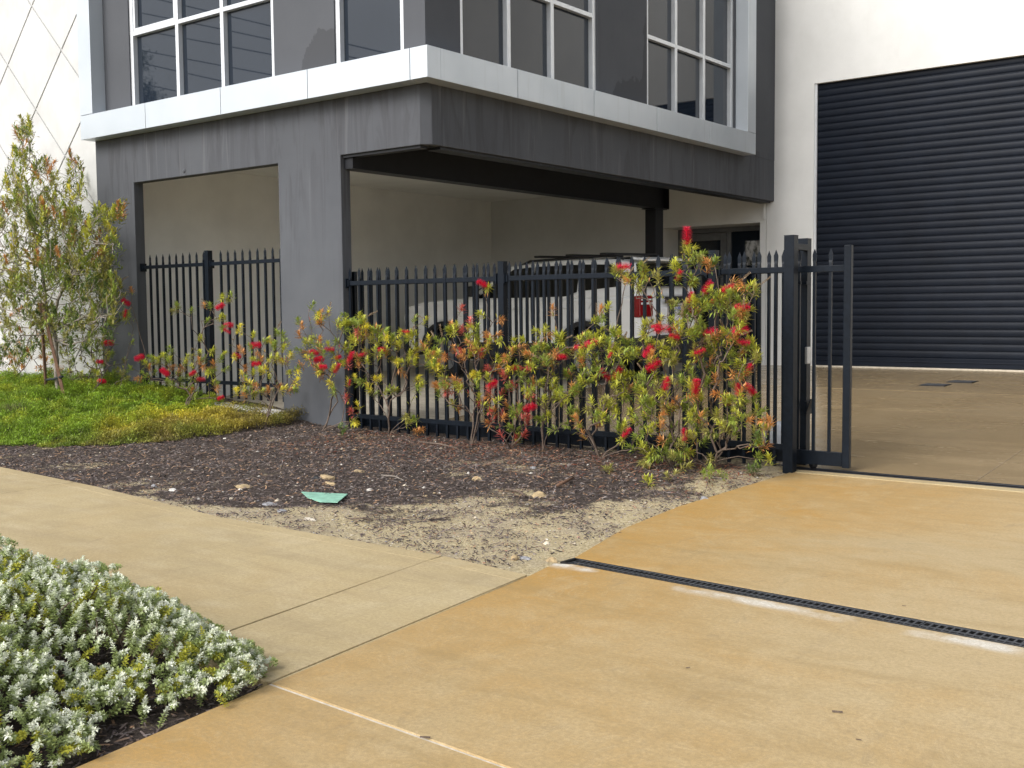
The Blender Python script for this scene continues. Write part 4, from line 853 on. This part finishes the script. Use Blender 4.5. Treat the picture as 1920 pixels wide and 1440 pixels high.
# leaders first so the limbs rise from the fork
lead = [at_y(105, 640, -.75), at_y(88, 590, -.74), at_y(78, 500, -.75), at_y(62, 400, -.72), at_y(130, 520, -.8), at_y(160, 470, -.8), at_y(40, 480, -.6)]
T0 = [tb.copy()]; pr = [-1]
nodes, par, cnt, tip = grow(tb, lead, 1)
N0 = [n_ for n_ in nodes]; P0 = list(par); PL = [0.]*len(N0)
T = sorted(tg, key=lambda p: abs(p[2]-lead[1][2])+.6*abs(p[0]-lead[1][0]))
for t_ in T:
    N_ = np.array(N0); d = np.linalg.norm(N_-t_, axis=1); cost = d+.22*np.array(PL)+1.2*np.maximum(0, N_[:, 2]-t_[2]+.05)
    low_ = N_[:, 2] < lead[0][2]-.05; cost[low_] += 3
    j = int(np.argmin(cost)); p0 = N_[j]; dd = t_-p0; L = np.linalg.norm(dd); k = max(2, int(L/.10)); prev = j
    for s_ in range(1, k+1):
        t1 = s_/k; N0.append(p0+dd*t1-np.array([0, 0, 1.])*L*.15*(t1*(1-t1))+(RNG.normal(0, .01, 3) if s_ < k else 0)); P0.append(prev); PL.append(PL[prev]+L/k); prev = len(N0)-1
nodes = np.array(N0); par = np.array(P0); cnt = np.zeros(len(par)); hc = np.zeros(len(par), bool)
order = np.argsort(-np.array([0]*len(par)))
for i in range(len(par)-1, 0, -1): cnt[i] += 1; cnt[par[i]] += cnt[i]; hc[par[i]] = True
rel = nodes-tb; skin(rel, par, cnt, .0022, .34, .034, 'trunk', M['tbark'], tr_)
A = Acc(); ti = np.where(~hc)[0]; tips = rel[ti]; dirs = unit(rel[ti]-rel[par[ti]])*.45+np.array([0, 0, .75])+RNG.normal(0, .22, (len(ti), 3))
cs = []
for p in nodes[ti]:
    hgt = (p[2]-1.5)/2.6+vnoise(p[0], p[2], 3, 4)*.9-.3
    k = 'o' if random.random() < .04 else random.choice('dgbdb') if hgt < .35 else random.choice('gybbgy') if hgt < .7 else random.choice('bylgyo')
    cs.append(np.array(PAL[k])*(.8 if k in 'lo' else .85))
whorl(A, tips, dirs, cs, n=(22, 34), L=(.07, .115), W=(.017, .025), span=.24, openness=.85)
inner = np.where((cnt < 12) & hc & (np.arange(len(cnt)) > 0))[0]; inner = inner[RNG.random(len(inner)) < .8]; n = 4
P = np.repeat(rel[inner], n, 0)+RNG.normal(0, .02, (len(inner)*n, 3)); D = unit(np.repeat(rel[inner]-rel[par[inner]], n, 0))+RNG.normal(0, .7, (len(P), 3)); C = np.array([PAL[random.choice('ddgb')] for _ in range(len(P))])*RNG.uniform(.6, 1.1, (len(P), 1))
A.add(*leaves(P, D, RNG.uniform(.07, .11, len(P)), RNG.uniform(.015, .022, len(P)), C)); A.build('foliage', M['tleaf'], tr_)
for lab, a_, b_, r_ in (('reddish brown hardwood stake leaning in front of the young tree trunk', (78, 568), (124, 757), .030), ('dark hardwood stake standing upright on the left of the young tree trunk', (76, 568), (87, 735), .026)):
    front = 'leaning' in lab; yb = -.93 if front else -.62; q = at_y(*b_, yb); t_ = at_y(*a_, -.80 if front else -.68); q[2] = min(q[2], float(bed_z(q[0], q[1])))-.02; k_ = MB(); k_.tube([tuple(q), tuple((q+t_)/2+np.array([.004, 0, 0])), tuple(t_)], [r_, r_*.97, r_*.93], 4, smooth=False); tag(k_.build('tree_stake', M['stake'], bevel=.004), lab, 'stake', 'timber stakes of the young tree')
b = MB(); p1 = at_y(87, 712, -.66); p2 = at_y(108, 710, -.80); p3 = at_y(117, 706, -.93)
b.tube([tuple(p1), tuple((p1+p2)/2+np.array([0, -.03, .0])), tuple(p2+np.array([0, -.055, 0])), tuple(p3)], .017, 6); tag(b.build('tree_tie', M['tie']), 'black rubber tie strung between the two stakes round the trunk', 'tree tie')
# ---- ground cover
def cover():
    A = Acc(); n = 34000; x = RNG.uniform(-9, -2.0, n); y = RNG.uniform(-3.6, .02, n); k = cover_mask(x, y); x, y = x[k], y[k]; n = len(x); ht = .03+.12*vnoise(x, y, 3, 3)**1.3+.11*vnoise(x, y, 9, 5)**1.5
    ht = ht+np.clip((-3.8-x)/2, 0, 1)*(.01+.09*np.clip(vnoise(x, y, 3.1, 61)*2-.8, 0, 1)); edge = np.clip((y-cov_front(x))/.45, .2, 1); ht = ht*edge
    # yellow patch / brownish right / green left and back
    q = np.array([at_bed(330, 812)[:2], at_bed(400, 800)[:2], at_bed(250, 815)[:2]]); yl = np.exp(-(((x-q[1][0])/.9)**2+((y-q[1][1])/.5)**2))+np.exp(-(((x-q[2][0])/.6)**2+((y-q[2][1])/.4)**2))*.6
    br = np.clip((x+3.3)/.8, 0, 1)*.8; v = vnoise(x, y, 5, 11)
    g = np.array([.25, .38, .035]); yy = np.array([.72, .60, .05]); bb = np.array([.30, .24, .08]); col_ = g+(yy-g)*np.clip(yl*1.3+(v-.5)*.8, 0, 1)[:, None]; col_ = col_+(bb-col_)*np.clip(br*(v+.3), 0, .9)[:, None]
    m = 9; P = np.repeat(np.stack([x, y, bed_z(x, y)], 1), m, 0); P[:, 2] += np.repeat(ht, m)*RNG.random(n*m)**.6; P[:, :2] += RNG.normal(0, .022, (n*m, 2)); D = RNG.normal(0, .7, (n*m, 3)); D[:, 2] = np.abs(D[:, 2])*.8+.15
    C = np.repeat(col_*(.55+.8*vnoise(x, y, 11, 31))[:, None], m, 0)*RNG.uniform(.45, 1.4, (n*m, 1)); V, Fc, C2 = leaves(P, D, RNG.uniform(.020, .044, n*m), RNG.uniform(.007, .012, n*m), C); A.add(V, Fc, C2)
    return A.build('ground_cover', M['cover'])
tag(cover(), 'dense low ground cover, bright green by the tree and yellow near the mulch', 'ground cover', kind='stuff')
def tuft(px, py, n, L, lab):
    p = at_bed(px, py); root = p; P = np.tile([0., 0., 0.], (n, 1))+RNG.normal(0, .05, (n, 3))*[2.2, 1, 0]; V = []; Fs = []; C = []
    th = RNG.uniform(0, 6.28, n); le = RNG.uniform(.24, .62, n); ln = RNG.uniform(.5, 1, n)*L; cc = np.array([[.13, .17, .05], [.25, .24, .10], [.16, .13, .08]])[RNG.integers(0, 3, n)]
    for i in range(n):
        d = np.array([math.cos(th[i]), math.sin(th[i]), 0]); s_ = np.array([-d[1], d[0], 0])*.0035; pts = [P[i]+d*le[i]*ln[i]*t_**2*1.1+np.array([0, 0, ln[i]*(t_-.28*t_*t_)]) for t_ in (0, .35, .7, 1)]; b0 = len(V)
        for q, w_ in zip(pts, (1, .9, .6, .1)): V += [q+s_*w_, q-s_*w_]
        for k in range(3): Fs += [[b0+2*k, b0+2*k+1, b0+2*k+3], [b0+2*k, b0+2*k+3, b0+2*k+2]]; C += [cc[i]*(.8+.2*k)]*2
    o = fast('grass_tuft', np.array(V), np.array(Fs), np.array(C), M['cover']); o.location = tuple(root); return tag(o, lab, 'grass tuft')
tuft(30, 790, 420, .34, 'clump of long dry-tipped grass blades at the left edge of the ground cover')
tuft(150, 775, 26, .30, 'few long bent grass blades at the foot of the leaning stake')
# leaf litter and sprouts
A = Acc(); n = 2600; x = RNG.uniform(-1, 4.1, n); y = -np.abs(RNG.normal(0, .75, n))-.05; k = (y > path_edge(x)+.05); x, y = x[k], y[k]; n = len(x); P = np.stack([x, y, bed_z(x, y)+RNG.uniform(.012, .024, n)], 1); D = RNG.normal(0, 1, (n, 3)); D[:, 2] *= .15
C = np.array([[.34, .09, .05], [.26, .14, .07], [.45, .2, .12], [.14, .07, .05]])[RNG.integers(0, 4, n)]; A.add(*leaves(P, D, RNG.uniform(.03, .07, n), RNG.uniform(.006, .013, n), C)); tag(A.build('leaf_litter', M['leaf']), 'fallen red and brown leaves on the mulch below the shrubs', 'leaf litter', kind='stuff')
SP = [((1330, 905), 8, 'g', 'bright green sprig on the sand at the foot of the tallest shrub', .11), ((1215, 915), 4, 'y', 'small green sprig on the mulch left of the bright one', .07), ((1255, 905), 3, 'b', 'brownish seedling sprig below the tall leafy shrub', .08), ((1140, 888), 4, 'b', 'small dull sprout alone in the mulch', .06), ((1412, 893), 7, 'd', 'dark green low weed beside the gate post foot', .07), ((785, 820), 6, 'o', 'orange sprig low in front of the long fence', .10), ((640, 822), 6, 'd', 'dark green seedling at the foot of the wide column', .10)]
for (px, py), n, c, lab, s_ in SP:
    p = at_bed(px, py); A = Acc(); tp = RNG.normal(0, s_*.55, (n, 3)); tp[:, 2] = np.abs(tp[:, 2])+s_*.6; whorl(A, tp, tp+[0, 0, .02], [PAL[c]]*n, n=(10, 16), L=(.05, .075), W=(.010, .014), span=.05)
    for q in tp:
        ax, sd2, nm2 = frames(q[None]+1e-4); V = np.array([sd2[0]*.003, -sd2[0]*.003, q]); A.add(V, np.array([[0, 1, 2]]), np.array([[.12, .09, .05]]))
    o = A.build('seedling', M['leaf']); o.location = tuple(p); tag(o, lab, 'seedling', 'seedlings in the garden bed')
# ---- silver foreground shrub
def silver():
    root = empty('silver_shrub', (3.6, -6.75, 0)); tag(root, 'spreading silver-leaved groundcover shrub spilling over the path corner', 'shrub')
    hp = [(at_y(px, py, -6.2-dy)) for px, py, dy in ((0, 1030, 0), (50, 1010, 0), (150, 1060, 0), (260, 1100, 0), (310, 1165, 0), (390, 1190, .05), (470, 1235, .1))]
    # plan outline (world) of the mat
    pts = np.array([(1.2, -5.95), (2.6, -6.02), (3.2, -5.98), (3.7, -5.93), (4.1, -6.0), (4.35, -6.02), (4.62, -6.12), (4.78, -6.28), (4.80, -6.42), (4.80, -6.55), (4.74, -6.66), (4.66, -6.76), (4.62, -6.88), (4.80, -6.96), (4.87, -7.1), (4.86, -7.4), (4.80, -7.9), (1.2, -8.4)])
    def inside(x, y):
        c = np.zeros(len(x), bool); n = len(pts)
        for i in range(n):
            x1, y1 = pts[i-1]; x2, y2 = pts[i]; cond = ((y1 > y) != (y2 > y)) & (x < (x2-x1)*(y-y1)/(y2-y1+1e-12)+x1); c ^= cond
        return c
    def edge(x, y):
        d = np.full(len(x), 9.); n = len(pts)
        for i in range(1, n-1):
            a = pts[i]; b_ = pts[i+1]; ab = b_-a; t_ = np.clip(((x-a[0])*ab[0]+(y-a[1])*ab[1])/(ab@ab), 0, 1); d = np.minimum(d, np.hypot(x-a[0]-t_*ab[0], y-a[1]-t_*ab[1]))
        return d
    n = 11500; x = RNG.uniform(1.9, 4.9, n); y = RNG.uniform(-8.2, -5.85, n); k = inside(x, y); x, y = x[k], y[k]; e = edge(x, y)
    top = np.clip(e/.5, 0, 1)**.6*(.25+.17*np.clip((4.4-x)/1.0, 0, 1)-.14*np.clip((2.9-x)/.7, 0, 1))*(.6+.75*vnoise(x, y, 4.0, 21))+.03
    gap = vnoise(x, y, 2.6, 33) > .95; k = ~gap; x, y, e, top = x[k], y[k], e[k], top[k]; n = len(x)
    x, y, e, top = x[:6000], y[:6000], e[:6000], top[:6000]; n = len(x)
    A = Acc(); St = MB()
    gx = RNG.normal(0, .5, n)+np.clip((x-3.6)*.35, -.1, .5)+.15; gy = RNG.normal(0, .5, n)-.05; up_ = RNG.uniform(.5, 1.1, n)
    low_ = e < .16; up_[low_] *= .4; spr = RNG.random(n) < .07; L = RNG.uniform(.05, .11, n); L[spr & ~low_] *= 1.5
    D = unit(np.stack([gx, gy, up_], 1)); tipz = np.maximum(top*RNG.uniform(.72, 1.12, n), .035)+np.where(spr, .04, 0)*np.clip((e-.15)/.3, 0, 1); Tip = np.stack([x, y, tipz], 1); hue = vnoise(x, y, 3, 44)
    for i in range(n):
        kk = int(L[i]/.0021); t_ = np.linspace(0, 1, kk); ph = np.arange(kk)*2.39+RNG.uniform(0, 6); d = D[i]; s_ = unit(np.cross(d, [.3, .1, 1.])); u = np.cross(s_, d); bend = s_*RNG.normal(0, .15)+u*RNG.normal(0, .15)
        P = Tip[i]-d*L[i]*(1-t_[:, None])+bend*L[i]*((1-t_[:, None])**2); al = np.radians(88-50*t_**3+RNG.normal(0, 6, kk))[:, None]; rd_ = s_*np.cos(ph)[:, None]+u*np.sin(ph)[:, None]; Dl = d*np.cos(al)+rd_*np.sin(al)
        yel = RNG.random() < .07+.16*(hue[i] > .62)
        silv = np.array([.82, .85, .71])*RNG.uniform(.72, 1.2); grn = np.array([.36, .43, .16]) if not yel else np.array([.42, .42, .06]); w_ = np.clip((t_-(.45 if not yel else .95))/.3, 0, 1)[:, None]*(1 if RNG.random() > .1 else .3)
        Cc = (grn*(1-w_)+silv*w_)*RNG.uniform(.8, 1.15, (kk, 1)); sz = RNG.uniform(.72, 1.08)*(.016+.007*np.sin(np.pi*np.clip(t_*1.0, 0, 1)))*(1-.35*t_**4); A.add(*leaves(P, Dl, sz*RNG.uniform(.85, 1.15, kk), sz*.62, Cc, fold=.35, curl=-.15))
    A.build('foliage', M['silver'], root).matrix_parent_inverse = Matrix.Translation((-3.6, 6.75, 0))
    for i in range(0, n, 4):
        if e[i] < .3: continue
        p = Tip[i]-D[i]*L[i]; St.tube([(p[0]-.12*D[i][0]-.05, p[1]-.1*D[i][1], max(-.02, p[2]-.12)), tuple(p), tuple(Tip[i]-D[i]*L[i]*.3)], [.0035, .003, .002], 4, cap=False)
    o = tag(St.build('stems', M['bark'], root), kind='stuff'); o.matrix_parent_inverse = Matrix.Translation((-3.6, 6.75, 0))
silver()
# ================================================================== SMALL THINGS ON THE GROUND
def rock(px, py, sx, sy, sz, mat, lab, cat='rock', name='rock', grp='loose rocks on the garden bed', seed=0, z_off=0):
    import bmesh
    p = at_bed(px, py); bm = bmesh.new(); bmesh.ops.create_icosphere(bm, subdivisions=2, radius=1); r_ = random.Random(seed+int(px))
    ph = [r_.uniform(0, 6) for _ in range(6)]
    for v in bm.verts:
        k = 1+.16*math.sin(3*v.co.x+ph[0])+.13*math.sin(4*v.co.y+ph[1])+.12*math.sin(5*v.co.z+ph[2])+r_.uniform(-.16, .16); v.co = Vector((v.co.x*sx*k*.85, v.co.y*sy*k*.85, max(-.35, min(.75, v.co.z))*sz*k))
    me = bpy.data.meshes.new(name); bm.to_mesh(me); bm.free(); o = link(name, me, mat, None, tuple(p+np.array([0, 0, z_off]))); o.rotation_euler = (0, 0, r_.uniform(0, 3)); o.rotation_euler = (0, 0, -.3)
    return tag(o, lab, cat, grp)
rock(455, 912, .11, .07, .022, M['rock'], 'flat tan rock half buried in the mulch left of the green plastic scrap')
rock(612, 897, .11, .07, .03, M['rock'], 'tan sandstone lump behind the green scrap, touching the black scrap')
rock(620, 908, .12, .05, .02, M['rock'], 'low flat tan slab just below the sandstone lump behind the green scrap')
rock(672, 884, .09, .05, .02, M['rock'], 'pale tan rock in the mulch farthest behind the green scrap')
rock(895, 900, .05, .045, .04, M['rock'], 'small round limestone lying alone in the middle of the mulch')
rock(1012, 931, .085, .06, .045, M['rock'], 'pale limestone lump with red leaves around it, right half of the bed')
rock(965, 1050, .035, .03, .03, M['rock'], 'small limestone chip on the sand left of the grey flat stone')
rock(1033, 1053, .04, .035, .035, M['rock'], 'yellow limestone chip on the sand nearest the drain end')
rock(985, 1048, .06, .04, .016, M['grey'], 'flat blue-grey stone on the sand near the path corner')
rock(1322, 938, .05, .035, .035, M['grey'], 'dark grey stone at the edge of the stained driveway')
rock(505, 945, .10, .05, .014, M['grey'], 'flat pale grey stone fragment left of the green plastic scrap')
rock(527, 958, .07, .035, .012, M['grey'], 'small grey stone fragment lying below the flat pale grey one')
rock(288, 912, .045, .03, .02, M['grey'], 'grey pebble rock in the mulch near the footpath at left')
rock(325, 920, .055, .04, .022, M['kerb'], 'pale whitish rock in the mulch beside the footpath edge at left')
rock(583, 975, .09, .04, .012, M['mortar'], 'white flaky stone piece on the sand below the green plastic scrap')
rock(1000, 818+60, .035, .03, .02, M['peb'] if False else M['grey'], 'small grey stone under the red-leaved shrub')
rock(1070, 855, .09, .06, .02, M['blackp'], 'black rubber scrap lying at the foot of the long fence', 'scrap', 'rubber_scrap', None)
rock(590, 898, .085, .04, .028, M['blackp'], 'black rubber scrap on the mulch beside the sandstone lump', 'scrap', 'rubber_scrap', None)
gp_ = [at_bed(px, py) for px, py in ((565, 927), (652, 931), (633, 947), (600, 946), (577, 938))]
b = MB(); c0 = np.mean(gp_, axis=0); n = 5
b.add([tuple(p-c0+np.array([0, 0, .022])) for p in gp_]+[tuple(p-c0+np.array([0, 0, .017])) for p in gp_], [(0, 1, 2, 3, 4), (9, 8, 7, 6, 5)]+[(i, (i+1) % n, n+(i+1) % n, n+i) for i in range(n)])
tag(b.build('plastic_scrap', M['green'], loc=tuple(c0), fix=True), 'pale green angular scrap of plastic sheet lying on the mulch', 'scrap')
def stick(a, c, r_, lab, mat='stake', h=.02):
    p = at_bed(*a); q = at_bed(*c); m_ = (p+q)/2+np.array([.02, .01, .012]); b = MB(); b.tube([tuple(p+[0, 0, h]), tuple(m_+[0, 0, h]), tuple(q+[0, 0, h])], [r_, r_*.9, r_*.6], 6); tag(b.build('stick', M[mat]), lab, 'stick', 'sticks lying on the garden bed')
stick((1045, 915), (1075, 900), .014, 'thick broken brown stick near the limestone lump in the bed'); stick((715, 895), (757, 905), .005, 'thin pale bent twig on the mulch right of the sandstone', 'tbark'); stick((785, 832), (860, 845), .011, 'long weathered stick lying below the long fence', 'bark'); stick((657, 978), (700, 982), .007, 'short dark twig on the pale sand', 'bark'); stick((1322, 935), (1321, 905), .003, 'thin dead stem standing from the grey stone', 'bark', .05)
stick((950, 922), (985, 935), .012, 'curled dark bark strip left of the limestone lump', 'bark')
for k, (px, py, a) in enumerate(((797, 1383, .5), (1570, 1335, .4), (1610, 1387, .2), (1290, 1252, 1.), (1695, 1136, .2))):
    p = at_z(px, py, .004); b = MB(); b.box(-.018, .018, -.003, .003, 0, .004); o = b.build('twig', M['bark'], loc=tuple(p)); o.rotation_euler = (0, 0, a); o.scale = (1 if k < 2 else .5,)*3
    tag(o, ['tiny twig lying on the white mortar joint of the driveway', 'tiny twig alone on the near driveway slab at right', 'smallest brown speck of debris near the right bottom of the driveway', 'brown speck of debris in the middle of the driveway slab', 'brown speck of debris just beyond the drain'][k], 'twig', 'debris on the driveway')
# ================================================================== ACROSS THE STREET (seen mirrored in the windows)
def mirror(px, py, depth):      # virtual image point behind plane y=.09 -> the real point
    d = ray(px, py); d = d/np.linalg.norm(d); t_ = depth/(d@FW); p = EYE+d*t_; p[1] = .18-p[1]; return p
d_in = []
WL = [((255, 88), (500, 140)), ((255, 57), (510, 110)), ((250, 28), (512, 82)), ((255, -5), (505, 48)), ((258, 116), (512, 166)), ((262, 150), (512, 200))]
for k, (a, c) in enumerate(WL):
    p = mirror(*a, 46); q = mirror(*c, 38); dd = unit(q-p); p2 = p-dd*30; q2 = q+dd*34; b = MB(); pts = []
    for i in range(17):
        t_ = i/16; m_ = p2*(1-t_)+q2*t_; m_[2] -= 1.2*(.25-(t_-.5)**2)*0+.15*math.sin(6*t_+k); pts.append(tuple(m_))
    b.tube(pts, .018, 5); tag(b.build('power_line', M['wire']), ['overhead wire across the street, lowest but one', 'overhead wire across the street, third from the bottom', 'overhead wire across the street, third from the top', 'topmost overhead wire across the street', 'second overhead wire counting from the bottom across the street', 'lowest overhead wire across the street'][k], 'power line', 'overhead wires across the street')
    d_in.append((p2, q2))
for e in (0, 1):
    c0 = np.mean([d_[e] for d_ in d_in], axis=0); root = empty('power_pole', (c0[0], c0[1], -.13)); tag(root, ['timber power pole across the street at the far end of the wires', 'timber power pole across the street at the near end of the wires'][e], 'power pole', 'power poles across the street')
    zt_ = max(d_[e][2] for d_ in d_in)+.4; b = MB(); b.tube([(0, 0, 0), (0, 0, zt_+.13)], [.17, .12], 10); b.build('pole', M['timber'], root)
    for z_ in sorted(set(round(d_[e][2], 1) for d_ in d_in)):
        b = MB(); b.box(-.8, .8, -.05, .05, z_+.03, z_+.13); b.build('crossarm', M['timber'], root)
gt_ = mirror(262, 185, 44); base = np.array([gt_[0], gt_[1], -.13]); root = empty('gum_tree', tuple(base)); tag(root, 'tall gum tree across the street mirrored in the first window', 'tree')
tg = []
for px, py, rx, ry, n in ((276, 185, 18, 26, 50), (264, 112, 6, 14, 20), (250, 180, 22, 45, 60), (240, 120, 15, 35, 30)):
    for _ in range(n): a = random.uniform(0, 6.28); r_ = math.sqrt(random.random()); tg.append(mirror(px+rx*r_*math.cos(a), py+ry*r_*math.sin(a), 44+random.gauss(0, .6)))
nodes, par, cnt, tip = grow(base, tg, 1); skin(nodes-base, par, cnt, .02, .4, .22, 'trunk', M['tbark'], root); ti = np.where(tip)[0]; A = Acc()
P = np.repeat((nodes-base)[ti], 26, 0)+RNG.normal(0, .22, (len(ti)*26, 3)); A.add(*leaves(P, RNG.normal(0, 1, (len(P), 3))-[0, 0, .6], RNG.uniform(.12, .22, len(P)), RNG.uniform(.03, .05, len(P)), np.tile([.07, .10, .04], (len(P), 1)))); A.build('foliage', M['gum'], root)
